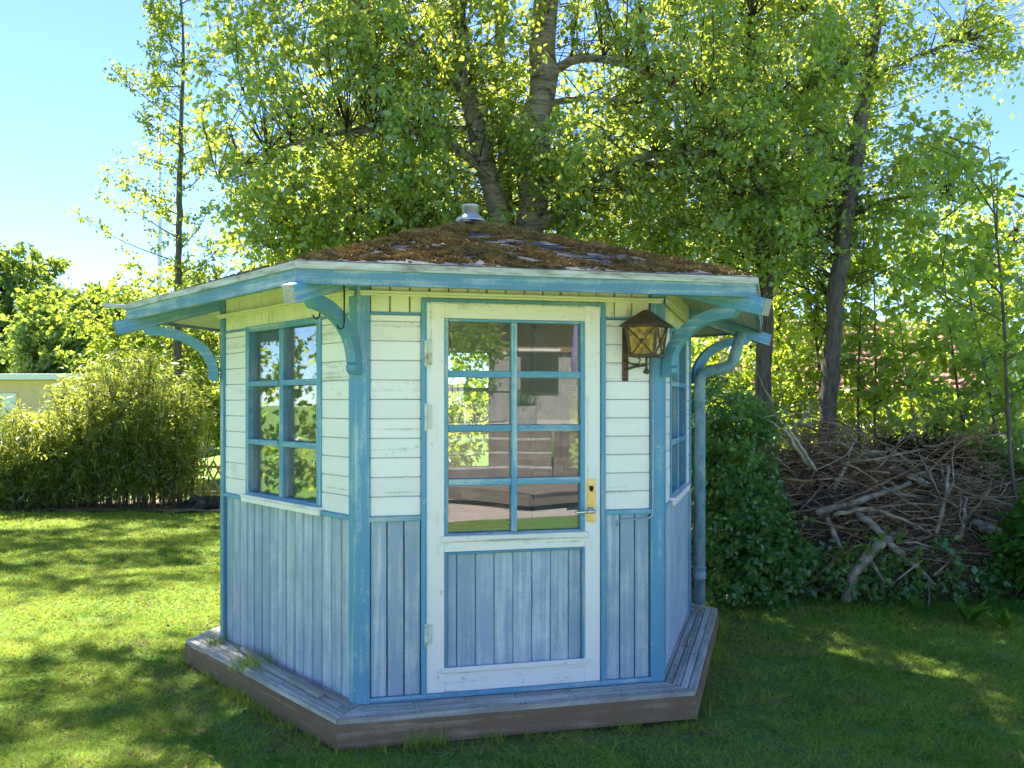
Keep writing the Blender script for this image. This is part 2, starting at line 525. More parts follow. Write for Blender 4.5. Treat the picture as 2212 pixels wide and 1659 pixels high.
def leaves_at(Cn, per, spread, droop, size, wr, seed, up=0.2, strands=4):
    """leaves strung along short drooping shoots round each cluster centre"""
    r = np.random.default_rng(seed)
    M = len(Cn)
    D = r.normal(size=(M, strands, 3)); D[..., 2] = D[..., 2] * 0.7 + up
    D = unit(D)
    Ls = spread * r.uniform(0.45, 1.25, (M, strands, 1, 1))
    k = max(1, per // strands)
    tt = (np.arange(k) + r.uniform(0.2, 0.8, (M, strands, k)))[..., None] / k
    Pp = Cn[:, None, None, :] + D[:, :, None, :] * Ls * tt
    Pp[..., 2] -= (droop * Ls * tt ** 2)[..., 0]
    Pp = Pp + r.normal(size=Pp.shape) * 0.022
    Ax = D[:, :, None, :] * 0.55 + r.normal(size=Pp.shape) * 0.55 + np.array([0, 0, -0.35])
    Nn = r.normal(size=Pp.shape) * 0.6 + (np.array([0, 0, 0.6]) + r.normal(size=(M, 1, 1, 3)) * 0.55)
    Pp, Ax, Nn = (a.reshape(-1, 3) for a in (Pp, Ax, Nn))
    L = size * r.uniform(0.5, 1.3, len(Pp))
    ends = (Cn[:, None, :] + D * Ls[:, :, 0, :])
    ends[..., 2] -= droop * Ls[:, :, 0, 0]
    return leaf_quads(Pp, Ax, Nn, L, wr), np.clip(r.normal(0.5, 0.25, len(Pp)), 0, 1), ends


def tree(name, label, cat, base, stems, ells, per, spread, droop, size, wr, leaf_mat, bark_mat, seed, hole=0.3,
         hole_scale=1.4, twig_r=0.012, group=None, sides=9, shell=0.0, strand_twigs=False, up=0.2, extra=None, twigs=True, gap=None):
    root = empty(name, base)
    tag(root, label, cat, group)
    r = random.Random(seed)
    tb = MB()
    skel = []
    for pts, rad in stems:
        # resample with a slight wander
        P, R = [], []
        for i in range(len(pts) - 1):
            n = max(2, int((Vector(pts[i + 1]) - Vector(pts[i])).length / 0.22))
            for k in range(n):
                f = k / n
                P.append(Vector(pts[i]).lerp(Vector(pts[i + 1]), f)); R.append(rad[i] * (1 - f) + rad[i + 1] * f)
        P.append(Vector(pts[-1])); R.append(rad[-1])
        for _ in range(2):
            P = [P[0]] + [(P[i - 1] + P[i] * 2 + P[i + 1]) / 4 for i in range(1, len(P) - 1)] + [P[-1]]
        P = [p + Vector((r.gauss(0, 1), r.gauss(0, 1), 0)) * R[i] * 0.13 for i, p in enumerate(P)]
        R = [q * r.uniform(0.93, 1.08) for q in R]
        tb.tube([p - Vector(base) for p in P], R, sides)
        skel += [(p, q) for p, q in zip(P, R)]
    tb.obj('trunk', bark_mat, root, Matrix.Translation(base))
    Cn = sample_ellipsoids(ells, seed, hole, hole_scale, shell)
    if gap is not None: Cn = Cn[~gap(Cn)]
    if extra is not None: Cn = np.concatenate([Cn, np.asarray(extra, float)])
    Q, rn, ends = leaves_at(Cn, per, spread, droop, size, wr, seed + 1, up)
    lm = np_mesh('crown', Q, 4, leaf_mat, rn, base=base)
    crown = mesh_obj('crown', lm, Matrix.Translation(base), root)
    if twigs:
        SP = np.array([tuple(p) for p, q in skel])
        tw = MB(); nr = np.random.default_rng(seed + 3)
        for i, c in enumerate(Cn):
            d = SP - c
            cost = np.linalg.norm(d, axis=1) + 0.8 * np.maximum(0, d[:, 2])
            cost = cost * nr.uniform(0.72, 1.3, len(cost))
            j = int(np.argmin(cost))
            a = Vector(SP[j]); b = Vector(c)
            L = (b - a).length
            m1 = a.lerp(b, 0.4) + Vector((r.gauss(0, 1), r.gauss(0, 1), r.gauss(0.6, 0.6))) * L * 0.08
            m2 = a.lerp(b, 0.75) + Vector((r.gauss(0, 1), r.gauss(0, 1), r.gauss(0.7, 0.6))) * L * 0.06
            k = min(twig_r * (0.5 + 0.35 * L), skel[j][1] * 0.7 + 0.002)
            bs = Vector(base)
            tw.tube([a - bs, m1 - bs, m2 - bs, b - bs], [k, k * .7, k * .45, k * .2], 3, cap=False)
            if strand_twigs:
                for e in ends[i]:
                    e = Vector(e)
                    tw.tube([b - bs, b.lerp(e, .55) + Vector((0, 0, .03)) - bs, e - bs], [.0022, .0018, .0008], 3, cap=False)
        tag(tw.obj('twigs', 'twig_bark', crown, Matrix.Translation(base)), kind='stuff')
    return root


def px(x, y, Y):
    """a point at depth Y seen at (x, y) of a 2212-wide photo: used to read positions off the photograph"""
    return Vector(((x - 1106) / 1800 * Y, Y, 1.68 - (y - 871) / 1800 * Y))


# ================================================================== ground
def grid_sheet(name, xs, ys, zf, mat, kind='structure'):
    X, Yg = np.meshgrid(xs, ys)
    Z = zf(X, Yg)
    V = np.stack([X, Yg, Z], -1).reshape(-1, 3)
    nx, ny = len(xs), len(ys)
    F = [(j * nx + i, j * nx + i + 1, (j + 1) * nx + i + 1, (j + 1) * nx + i) for j in range(ny - 1) for i in range(nx - 1)]
    me = bpy.data.meshes.new(name)
    me.from_pydata(V.tolist(), [], F)
    me.polygons.foreach_set('use_smooth', [True] * len(F))
    me.materials.append(MATS[mat])
    return tag(mesh_obj(name, me), kind=kind)


def ground_z(X, Yv):
    P = np.stack([X, Yv, X * 0], -1)
    near = np.exp(-((X / 9) ** 2 + ((Yv - 6) / 9) ** 2))
    dk = np.hypot(X + 0.288, Yv - 5.78)
    flat = np.clip((dk - 1.9) / 0.6, 0, 1)
    slope = -0.05 * np.clip((X - 0.2) / 1.5, 0, 1) * np.exp(-((Yv - 4.4) / 1.2) ** 2)
    return (0.022 * waves(P, 2.6, 3) + 0.008 * waves(P, 0.7, 4)) * near * (0.25 + 0.75 * flat) + slope * 0.9


fine_x = np.arange(-9, 9.01, 0.12); fine_y = np.arange(-4, 15.01, 0.12)
xs = np.concatenate([[-400, -150, -60, -25, -14], fine_x, [14, 25, 60, 150, 400]])
ys = np.concatenate([[-300, -120, -50, -20, -9], fine_y, [19, 28, 50, 110, 260, 700]])
grid_sheet('lawn_ground', xs, ys, ground_z, 'lawn')


def blob_outline(X, Yv, c, r, seed):
    d = np.hypot((X - c[0]) / r[0], (Yv - c[1]) / r[1])
    P = np.stack([X, Yv, X * 0], -1)
    return d + 0.10 * waves(P, 0.9, seed) + 0.05 * waves(P, 0.3, seed + 1)


def in_soil(X, Yv):
    """the dark bed under the shrubs and the brush pile"""
    P = np.stack([X, Yv, X * 0], -1)
    edge = 6.95 + 0.10 * waves(P, 0.8, 21) + 0.05 * waves(P, 0.25, 22) - 0.12 * np.clip(X - 3.0, 0, 3)
    return (X > 1.75 + 0.08 * waves(P, 0.6, 23)) & (Yv > edge)


def in_litter(X, Yv):
    P = np.stack([X, Yv, X * 0], -1)
    edge = 12.75 + 0.12 * waves(P, 1.1, 31) + 0.05 * waves(P, 0.3, 32)
    return (X < -3.6) & (Yv > edge) & (Yv < 14.6)


def patch(name, x0, x1, y0, y1, test, dz, mat):
    X, Yg = np.meshgrid(np.arange(x0, x1, 0.09), np.arange(y0, y1, 0.09))
    P = np.stack([X, Yg, X * 0], -1)
    Z = ground_z(X, Yg) + dz + 0.012 * (1 + waves(P, 0.35, 41))
    ny, nx = X.shape
    ok = test(X, Yg)
    V = np.stack([X, Yg, Z], -1).reshape(-1, 3)
    F = [(j * nx + i, j * nx + i + 1, (j + 1) * nx + i + 1, (j + 1) * nx + i) for j in range(ny - 1) for i in range(nx - 1)
         if ok[j, i] and ok[j, i + 1] and ok[j + 1, i] and ok[j + 1, i + 1]]
    used = sorted({i for f in F for i in f}); mp = {o: n for n, o in enumerate(used)}
    me = bpy.data.meshes.new(name)
    me.from_pydata(V[used].tolist(), [], [tuple(mp[i] for i in f) for f in F])
    me.materials.append(MATS[mat])
    return tag(mesh_obj(name, me), kind='structure')


patch('soil_bed', 1.5, 9, 6.2, 14.5, in_soil, 0.006, 'soil')
patch('mulch_bed', -9, -3.4, 12.2, 15, in_litter, 0.006, 'litter_bed')

# ================================================================== pavilion
HC = Vector((-0.288, 5.78, 0)); HROT = math.radians(12.67); S = 1.628; APO = S * math.sqrt(3) / 2
DECK = 0.158
SLOPE_HIP = 0.28


def FM(k):
    """frame of wall k: X along the wall (left to right seen from outside), Y inwards, Z up, origin at the hut's centre"""
    return Matrix.Translation(HC) @ Matrix.Rotation(HROT + k * PI / 3, 4, 'Z')


def CMx(k):
    """frame of corner k: X outwards through the corner"""
    return Matrix.Translation(HC) @ Matrix.Rotation(HROT + math.radians(-120 + 60 * k), 4, 'Z')


R_VERT = Matrix(((0, -1, 0, 0), (0, 0, -1, 0), (1, 0, 0, 0), (0, 0, 0, 1)))
R_VERT = Matrix.Rotation(-PI / 2, 4, 'Y')   # local X -> +Z


def fbox(name, k, a0, a1, d0, d1, z0, z1, mat, parent, vert=False, ch=0.003, jit=0.0):
    x, y, z = (a0 + a1) / 2 - S / 2, -(APO + (d0 + d1) / 2), (z0 + z1) / 2
    y += random.uniform(-jit, jit)
    M = FM(k) @ Matrix.Translation((x, y, z))
    if vert:
        me = box_mesh(z1 - z0, d1 - d0, a1 - a0, mat, ch)
        M = M @ R_VERT
    else:
        me = box_mesh(a1 - a0, d1 - d0, z1 - z0, mat, ch)
    return mesh_obj(name, me, M, parent)


def FP(k, a, d, z):
    return FM(k) @ Vector((a - S / 2, -(APO + d), z))


hut = empty('garden_pavilion', (HC.x, HC.y, DECK))
tag(hut, 'small six-sided garden pavilion, white boards over blue planks, mossy hipped roof', 'pavilion')

# corner posts
def post_mesh():
    # in corner frame: X outward. wall directions leave the corner at +-120 degrees
    def wall_pt(sgn, dist, d):
        th = math.radians(120) * sgn
        n = math.radians(30) * sgn
        return Vector((S + dist * math.cos(th) + d * math.cos(n), dist * math.sin(th) + d * math.sin(n), 0))
    out = 0.024
    pts = [wall_pt(-1, 0.064, -0.05), wall_pt(-1, 0.064, out), Vector((S + out / math.cos(math.radians(30)), 0, 0)) - Vector((0.006, 0, 0)), wall_pt(1, 0.050, out), wall_pt(1, 0.050, -0.05)]
    mb = MB(); H = 2.42 - DECK
    mb.prism([(0, p.y, p.x) for p in pts], (H, 0, 0))   # length along local X
    return mb.mesh('post', 'blue_trim_paint')
pm = post_mesh()
for k in range(6):
    # local X -> up, local Z -> outward
    M = CMx(k) @ Matrix.Translation((0, 0, DECK)) @ Matrix(((0, 0, 1, 0), (0, 1, 0, 0), (1, 0, 0, 0), (0, 0, 0, 1)))
    # keep handedness
    mesh_obj('post', pm, M, hut)

RAIL0, RAIL1 = 1.080, 1.103
FRZ = 2.145


def courses(k, a0, a1):
    z = RAIL1
    while z < FRZ - 0.012:
        z1 = min(z + 0.0995, FRZ - 0.012)
        fbox('siding_board', k, a0, a1, -0.012, 0.010, z + 0.001, z1 - 0.0015, 'white_paint', hut, ch=0.004, jit=0.0015)
        z = z1
    fbox('frieze_strip', k, a0, a1, -0.012, 0.014, FRZ - 0.011, FRZ, 'blue_trim_paint', hut, ch=0.002)


def planks(k, a0, a1, z0, z1, name, mat, d1=0.006, width=0.1017):
    n = max(1, round((a1 - a0) / width)); w = (a1 - a0) / n
    for i in range(n):
        g_ = 0.0032 if k == 0 or name != 'wall_plank' else 0.0058
        fbox(name, k, a0 + i * w + g_, a0 + (i + 1) * w - g_, -0.028, d1, z0, z1, mat, hut, True, 0.004, 0.0015)


def lining(k, holes):
    """inner wall sheet with its openings"""
    mb = MB()
    d0, d1 = -0.055, -0.03
    a_l, a_r, zb, zt = 0.02, S - 0.02, DECK, 2.44
    (h0, h1, hz0, hz1) = holes
    if k == 0:
        for e0, e1 in ((0.05, 0.3095), (1.3065, S - 0.065)): fbox('backing_sheet', k, e0, e1, -0.0298, -0.0284, DECK, 2.43, 'black_rubber', hut, ch=0.0002)
    else:
        fbox('backing_sheet', k, 0.05, S - 0.065, -0.0298, -0.0284, DECK, RAIL0, 'black_rubber', hut, ch=0.0002)
    def bx(a0, a1, z0, z1):
        mb.box(((a0 + a1) / 2 - S / 2, -(APO + (d0 + d1) / 2), (z0 + z1) / 2), (a1 - a0, d1 - d0, z1 - z0))
    bx(a_l, h0, zb, zt); bx(h1, a_r, zb, zt); bx(h0 + .0005, h1 - .0005, hz1, zt)
    if hz0 > zb: bx(h0 + .0005, h1 - .0005, zb, hz0)
    mb.obj('inner_lining', 'inner_paint', hut, FM(k))


def pane(k, a0, a1, z0, z1, d, mat, parent):
    return fbox('pane', k, a0, a1, d - 0.002, d + 0.002, z0, z1, mat, parent, ch=0.0004)


for k in range(6):
    planks(k, 0.052, S - 0.066, FRZ, 2.43, 'frieze_board', 'bounce_tint_paint', 0.008)
    fbox('eave_moulding', k, 0.0, S, 0.027, 0.052, 2.236, 2.250, 'bounce_tint_paint', hut, ch=0.004)
    fbox('eave_moulding', k, 0.004, S - 0.004, 0.026, 0.040, 2.224, 2.2355, 'bounce_tint_paint', hut, ch=0.003)
    if k == 0:
        continue
    planks(k, 0.052, S - 0.066, DECK, RAIL0, 'wall_plank', 'blue_plank_paint')
    fbox('rail', k, 0.051, S - 0.065, -0.005, 0.024, RAIL0, RAIL1, 'blue_trim_paint', hut)
    W0, W1, WZ0, WZ1 = 0.36, 1.268, 1.122, 2.149
    courses(k, 0.052, W0); courses(k, W1, S - 0.066)
    lining(k, (W0 + 0.03, W1 - 0.03, WZ0, WZ1 - 0.03))
    win = empty('window', FP(k, (W0 + W1) / 2, 0, WZ0), hut)
    bt = 'blue_trim_paint'
    # casing
    for a0, a1 in ((W0, W0 + 0.042), (W1 - 0.042, W1)):
        fbox('frame_stile', k, a0, a1, -0.055, 0.020, WZ0, WZ1, bt, win, True)
    for z0, z1 in ((WZ1 - 0.034, WZ1), (WZ0, WZ0 + 0.014)):
        fbox('frame_rail', k, W0 + 0.0425, W1 - 0.0425, -0.054, 0.018, z0, z1, bt, win)
    mid = (W0 + W1) / 2
    fbox('muntin', k, mid - 0.026, mid + 0.026, -0.050, 0.014, WZ0 + 0.0145, WZ1 - 0.0345, bt, win, True)
    rows = [(1.1365, 1.428), (1.465, 1.780), (1.815, 2.1145)]
    cols = [(W0 + 0.043, mid - 0.0265), (mid + 0.0265, W1 - 0.043)]
    for c0, c1 in cols:
        for zc in ((1.428 + 1.465) / 2, (1.780 + 1.815) / 2):
            fbox('muntin', k, c0, c1, -0.048, 0.022, zc - 0.0165, zc + 0.0165, bt, win)
        for z0, z1 in rows:
            pane(k, c0 + .0005, c1 - .0005, z0, z1, -0.022, 'window_glass', win)
            # pale bead round each pane
            for b0, b1 in ((c0 + .0006, c0 + 0.014), (c1 - 0.014, c1 - .0006)):
                fbox('bead', k, b0, b1, -0.044, -0.026, z0, z1, 'inner_paint', win, True, 0.002)
    fbox('sill', k, W0 - 0.02, W1 + 0.02, -0.01, 0.048, 1.104, WZ0 - 0.0006, 'white_paint', win, ch=0.004)
    fbox('sill_edge', k, W0 - 0.016, W1 + 0.016, 0.0245, 0.042, 1.076, 1.1035, 'white_paint', win, ch=0.003)

# ---- door wall
k = 0
DL, DR, DB, DT = 0.337, 1.279, 0.184, 2.199
courses(0, 0.052, 0.310); courses(0, 1.306, S - 0.066)
planks(0, 0.052, 0.310, 0.184, RAIL0, 'wall_plank', 'blue_plank_paint', width=0.086)
planks(0, 1.306, S - 0.066, 0.184, RAIL0, 'wall_plank', 'blue_plank_paint', width=0.086)
for a0, a1 in ((0.045, 0.310), (1.306, 1.570)):
    fbox('rail', 0, a0, a1, -0.005, 0.024, RAIL0 - 0.004, RAIL1, 'blue_trim_paint', hut)
for a0, a1 in ((0.3105, 0.3345), (1.2815, 1.3055)):
    fbox('door_jamb', 0, a0, a1, -0.05, 0.024, 0.184, 2.2015, 'blue_trim_paint', hut, True)
fbox('door_head', 0, 0.3105, 1.3055, -0.05, 0.024, 2.202, 2.2215, 'blue_trim_paint', hut)
fbox('bottom_sill', 0, 0.05, S - 0.05, -0.04, 0.022, DECK, 0.1835, 'blue_trim_paint', hut)
lining(0, (0.31, 1.306, DECK, 2.222))
door = empty('door', FP(0, (DL + DR) / 2, 0, DB), hut)
wp, bt = 'white_door_paint', 'blue_trim_paint'
GL, GR = 0.433, 1.190
fbox('stile', 0, DL, GL, -0.035, 0.012, DB, DT, wp, door, True, 0.004)
fbox('stile', 0, GR, DR, -0.035, 0.012, DB, DT, wp, door, True, 0.004)
fbox('top_rail', 0, GL + .0005, GR - .0005, -0.035, 0.0115, 2.120, DT, wp, door, ch=0.003)
fbox('middle_rail', 0, GL + .0005, GR - .0005, -0.035, 0.0115, 0.909, 0.994, wp, door, ch=0.003)
fbox('middle_rail_moulding', 0, GL - .02, GR + .02, 0.0125, 0.026, 0.960, 0.992, wp, door, ch=0.005)
fbox('bottom_rail', 0, GL + .0005, GR - .0005, -0.035, 0.0115, DB, 0.300, wp, door, ch=0.003)
fbox('bottom_rail_moulding', 0, GL - .02, GR + .02, 0.0125, 0.026, 0.285, 0.312, wp, door, ch=0.005)
# glazed half
fbox('glazing_bead', 0, GL + .001, GL + 0.019, -0.03, 0.017, 0.9945, 2.1195, bt, door, True)
fbox('glazing_bead', 0, GR - 0.024, GR - .001, -0.03, 0.017, 0.9945, 2.1195, bt, door, True)
fbox('glazing_bead', 0, GL + .0195, GR - .0245, -0.03, 0.016, 2.104, 2.1195, bt, door)
fbox('glazing_bead', 0, GL + .0195, GR - .0245, -0.03, 0.016, 0.9945, 1.005, bt, door)
fbox('muntin', 0, 0.786, 0.817, -0.03, 0.016, 1.0055, 2.1035, bt, door, True)
drows = [(1.0055, 1.251), (1.287, 1.531), (1.567, 1.817), (1.847, 2.1035)]
dcols = [(GL + 0.0195, 0.7855), (0.8175, GR - 0.0245)]
for c0, c1 in dcols:
    for zc in (1.269, 1.549, 1.832):
        fbox('muntin', 0, c0, c1, -0.028, 0.018, zc - 0.0175, zc + 0.0175, bt, door)
    for z0, z1 in drows:
        pane(0, c0 + .0005, c1 - .0005, z0, z1, -0.012, 'door_glass', door)
# boarded half
for b in ((GL + .001, GL + 0.014), (GR - 0.014, GR - .001)):
    fbox('panel_bead', 0, b[0], b[1], -0.02, 0.016, 0.3005, 0.9085, bt, door, True)
fbox('panel_bead', 0, GL + .0145, GR - .0145, -0.02, 0.015, 0.895, 0.9085, bt, door)
edges = [GL + 0.0145, 0.498, 0.597, 0.697, 0.800, 0.902, 1.004, 1.104, GR - 0.0145]
for e0, e1 in zip(edges[:-1], edges[1:]):
    fbox('panel_board', 0, e0 + .0018, e1 - .0018, -0.022, -0.006, 0.3005, 0.8945, 'blue_plank_paint', door, True, 0.003)
# corner irons, painted over
def iron(ax, zx, sx, sz, L=0.062):
    mb = MB()
    t_ = 0.014
    pts = [(0, 0), (sx * L, 0), (sx * L, sz * t_), (sx * t_, sz * t_), (sx * t_, sz * L), (0, sz * L)]
    if sx * sz < 0: pts = pts[::-1]
    mb.prism([(p[0], 0, p[1]) for p in pts], (0, -0.004, 0))
    mb.obj('corner_iron', wp, door, FM(0) @ Matrix.Translation((ax - S / 2, -(APO + 0.0118), zx)))
iron(DL + 0.045, DT - 0.028, 1, -1); iron(DR - 0.045, DT - 0.028, -1, -1)
iron(DL + 0.055, 0.955, 1, -1); iron(DR - 0.045, 0.955, -1, -1)
iron(DL + 0.055, DB + 0.05, 1, 1); iron(DR - 0.045, DB + 0.05, -1, 1)
for z0, z1 in ((1.872, 2.003), (1.541, 1.676), (0.435, 0.545)):
    mb = MB()
    zc = (z0 + z1) / 2
    mb.lathe([(0.003, z0 - zc - .004), (0.009, z0 - zc), (0.009, -0.002), (0.0075, -0.0015), (0.0075, 0.0015), (0.009, 0.002), (0.009, z1 - zc), (0.003, z1 - zc + .004)], 12)
    mb.box((0.018, 0.008, 0), (0.03, 0.006, (z1 - z0) * 0.9))
    mb.obj('hinge', 'hinge_paint', door, FM(0) @ Matrix.Translation((DL - 0.002 - S / 2, -(APO + 0.024), zc)))
pl = fbox('lock_plate', 0, 1.202, 1.248, 0.0125, 0.017, 1.042, 1.273, 'brass', door, ch=0.002)
mb = MB()
mb.tube([(0, 0, 0), (0, -0.012, 0)], [0.011, 0.011], 14)
mb.tube([(0, 0, -0.012), (0, -0.010, -0.012)], [0.008, 0.008], 10)
mb.obj('keyhole', 'black_iron', door, FM(0) @ Matrix.Translation((1.225 - S / 2, -(APO + 0.0172), 1.226)))
mb = MB()
mb.tube([(0, 0, 0), (0, -0.014, 0)], [0.019, 0.017], 16)
mb.tube([(0, -0.010, 0), (0, -0.046, 0), (-0.012, -0.055, 0), (-0.05, -0.056, 0.001), (-0.105, -0.054, -0.002)], [0.009, 0.009, 0.0095, 0.0085, 0.007], 10)
mb.obj('lever_handle', 'chrome', door, FM(0) @ Matrix.Translation((1.225 - S / 2, -(APO + 0.0172), 1.103)))

# ---- eaves and roof
RE = 2.219; ZE = 2.302
def ringseg(name, r0, r1, z0, z1, mat, parent, ks=range(6), dz=0.0, gap=0.0006, zin=None):
    """mitred board running along each side between two circumradii"""
    a0, a1 = r0 * math.sqrt(3) / 2, r1 * math.sqrt(3) / 2
    mb = MB()
    zi = 0 if zin is None else zin
    V = [(-r1 / 2 + gap, -a1, z0), (r1 / 2 - gap, -a1, z0), (r0 / 2 - gap, -a0, z0 + zi), (-r0 / 2 + gap, -a0, z0 + zi)]
    V += [(x, y, z + z1 - z0) for x, y, z in V]
    mb.add(V, [(0, 3, 2, 1), (4, 5, 6, 7), (0, 1, 5, 4), (1, 2, 6, 5), (2, 3, 7, 6), (3, 0, 4, 7)])
    me = mb.mesh(name, mat)
    out = []
    for k in ks:
        out.append(mesh_obj(name, me, FM(k) @ Matrix.Translation((0, 0, random.uniform(-dz, dz))), parent))
    return out

ringseg('fascia_board', RE - 0.03, RE, 2.208, 2.2725, 'fascia_paint', hut)
ringseg('drip_edge', RE - 0.06, RE + 0.012, 2.273, 2.306, 'drip_metal', hut)
roof = empty('roof', (HC.x, HC.y, 2.3), hut)
# soffit boards (parallel to the eaves) and roof sheets
rr = np.linspace(0.25, RE - 0.032, 18)
for i in range(17):
    r0, r1 = rr[i], rr[i + 1]
    zu = lambda r: 2.216 + (RE - r) * SLOPE_HIP
    if r1 > 1.2:
        ringseg('soffit_board', r0 + 0.004, r1, zu(r1), zu(r1) + 0.018, 'soffit_paint', roof, zin=zu(r0) - zu(r1))
mb = MB()
for k in range(6):
    a0, a1 = math.radians(60 * k), math.radians(60 * k + 60)
    rq = 1.22
    mb.add([(0, 0, 2.216 + RE * SLOPE_HIP), (rq * math.cos(a0), rq * math.sin(a0), 2.216 + (RE - rq) * SLOPE_HIP), (rq * math.cos(a1), rq * math.sin(a1), 2.216 + (RE - rq) * SLOPE_HIP)], [(0, 2, 1)])
mb.obj('ceiling', 'soffit_paint', roof, Matrix.Translation(HC) @ Matrix.Rotation(HROT, 4, 'Z'))
zt = lambda r: ZE + (RE - r) * SLOPE_HIP
cuts = [0.02, 0.62, 1.20, 1.74, RE + 0.004]
for i in range(4):
    r0, r1 = cuts[i], cuts[i + 1]
    ringseg('felt_sheet', max(0.01, r0 - 0.04), r1, zt(r1) + 0.003, zt(r1) + 0.010, 'felt', roof, gap=0.0, zin=zt(max(0.01, r0 - 0.04)) - zt(r1) - 0.006)
# hip caps of felt
# moss: thousands of small curled tufts
def moss():
    r = np.random.default_rng(5)
    N = 120000
    k = r.choice([0, 0, 0, 0, 0, 0, 5, 1, 4, 2], N)
    v = np.sqrt(r.uniform(0.0016, 1, N)); u = r.uniform(-0.5, 0.5, N)
    R = v * RE * 0.985
    lx = u * R; ly = -R * math.sqrt(3) / 2
    ang = HROT + k * PI / 3
    X = HC.x + lx * np.cos(ang) - ly * np.sin(ang); Y = HC.y + lx * np.sin(ang) + ly * np.cos(ang)
    P = np.stack([X, Y, X * 0], -1)
    dens = 0.45 * waves(P, 0.75, 61) + 0.5 * waves(P, 0.26, 62) + 0.45 * waves(P, 0.09, 63) + 0.3 * waves(P, 0.04, 64)
    # thicker along the hips and near the eave and the peak
    dens = dens + 0.8 * (np.abs(u) > 0.43) + 0.35 * (v > 0.90) + 0.7 * (v < 0.28) - 0.05 - 9.0 * ((k != 0) & (v > 0.86)) - 0.6 * (v > 0.965)
    keep = dens > -0.12
    X, Y, R, dens = X[keep], Y[keep], R[keep], dens[keep]
    n = len(X)
    hgt = np.clip(0.008 + 0.011 * dens, 0.006, 0.03) * r.uniform(0.6, 1.3, n)
    Zb = zt(R) + 0.006
    quads, rn = [], []
    for j in range(2):
        th = r.uniform(0, 2 * PI, n); w = r.uniform(0.006, 0.014, n)
        dx, dy = np.cos(th) * w, np.sin(th) * w
        tx, ty = r.normal(0, 0.008, n), r.normal(0, 0.008, n)
        q = np.stack([np.stack([X - dx, Y - dy, Zb - 0.004], -1), np.stack([X + dx, Y + dy, Zb - 0.004], -1),
                      np.stack([X + dx * .8 + tx, Y + dy * .8 + ty, Zb + hgt * .75], -1), np.stack([X - dx * .4 + tx * 1.4, Y - dy * .4 + ty * 1.4, Zb + hgt], -1)], 1)
        quads.append(q.reshape(-1, 3))
    me = np_mesh('moss', np.concatenate(quads), 4, 'moss', base=(HC.x, HC.y, 2.3))
    tag(mesh_obj('moss', me, Matrix.Translation((HC.x, HC.y, 2.3)), roof), kind='stuff')
moss()
# hip beams with their curved brackets
def arc_bracket():
    cx, cz, a, b, th_ = 2.085, 1.885, 0.425, 0.292, 0.062
    outer, inner = [], []
    for i in range(15):
        q = PI - (PI / 2) * i / 14
        outer.append((cx + a * math.cos(q), cz + b * math.sin(q)))
        inner.append((cx + (a - th_) * math.cos(q), cz + (b - th_) * math.sin(q)))
    foot = [(cx - a + 0.05, cz - 0.012), (cx - a + 0.066, cz - 0.014), (cx - a + 0.062, cz - 0.04), (cx - a + 0.04, cz - 0.058), (cx - a, cz - 0.062)]
    nose = [(cx + 0.05, cz + b), (cx + 0.02, cz + b - th_ * 0.75)]
    poly = outer + nose + inner[::-1] + foot
    mb = MB()
    n = len(poly)
    # quads along the band keep the shading clean
    T = 0.026
    V = [(x, -T, z) for x, z in poly] + [(x, T, z) for x, z in poly]
    F = []
    for i in range(14):
        o0, o1 = i, i + 1
        i0, i1 = n - 5 - 1 - i, n - 5 - 2 - i
        F += [(o0, o1, i1, i0), (n + o0, n + i0, n + i1, n + o1)]
    for i in range(n):
        F.append((i, n + i, n + (i + 1) % n, (i + 1) % n))
    nf = 15
    F += [(14, 15, 16, n - 5 - 15), (n + 14, n + n - 5 - 15, n + 16, n + 15)]
    ft = [n - 6, n - 5, n - 4, n - 3, n - 2, n - 1, 0]
    F += [tuple(ft), tuple(n + i for i in ft[::-1])]
    mb.add(V, F)
    me = mb.mesh('bracket', 'blue_trim_paint')
    import bmesh
    bm = bmesh.new(); bm.from_mesh(me); bmesh.ops.recalc_face_normals(bm, faces=bm.faces); bm.to_mesh(me); bm.free()
    return me
bmesh_ = arc_bracket()
for k in range(6):
    M = CMx(k)
    zb = lambda r: 2.168 + (RE - r) * SLOPE_HIP
    obox('hip_beam', M @ Vector((0.15, 0, zb(0.15))), M @ Vector((RE + 0.055, 0, zb(RE + 0.055))), 0.062, 0.085, 'blue_trim_paint', hut, 0.004)
    mesh_obj('bracket', bmesh_, M, hut)
    # bare grey end grain on each beam end
    obox('beam_end', M @ Vector((RE + 0.0555, 0, zb(RE + 0.055))), M @ Vector((RE + 0.062, 0, zb(RE + 0.062))), 0.060, 0.083, 'grey_wood', hut, 0.002)

# roof vent
vent = empty('roof_vent', (HC.x, HC.y, 2.915), hut)
mb = MB(); mb.lathe([(0.168, -0.012), (0.172, -0.004), (0.12, 0.022), (0.095, 0.032)], 28)
mb.obj('flashing', 'black_rubber', vent, Matrix.Translation((HC.x, HC.y, 2.905)))
mb = MB(); mb.lathe([(0.100, 0.030), (0.104, 0.034), (0.100, 0.044), (0.084, 0.062), (0.062, 0.080), (0.055, 0.086)], 28)
mb.obj('dome', 'galvanised', vent, Matrix.Translation((HC.x, HC.y, 2.905)))
mb = MB(); mb.lathe([(0.052, 0.084), (0.058, 0.087), (0.058, 0.135), (0.060, 0.137), (0.060, 0.145), (0.052, 0.149), (0.01, 0.15)], 28)
mb.obj('cap', 'galvanised', vent, Matrix.Translation((HC.x, HC.y, 2.905)))

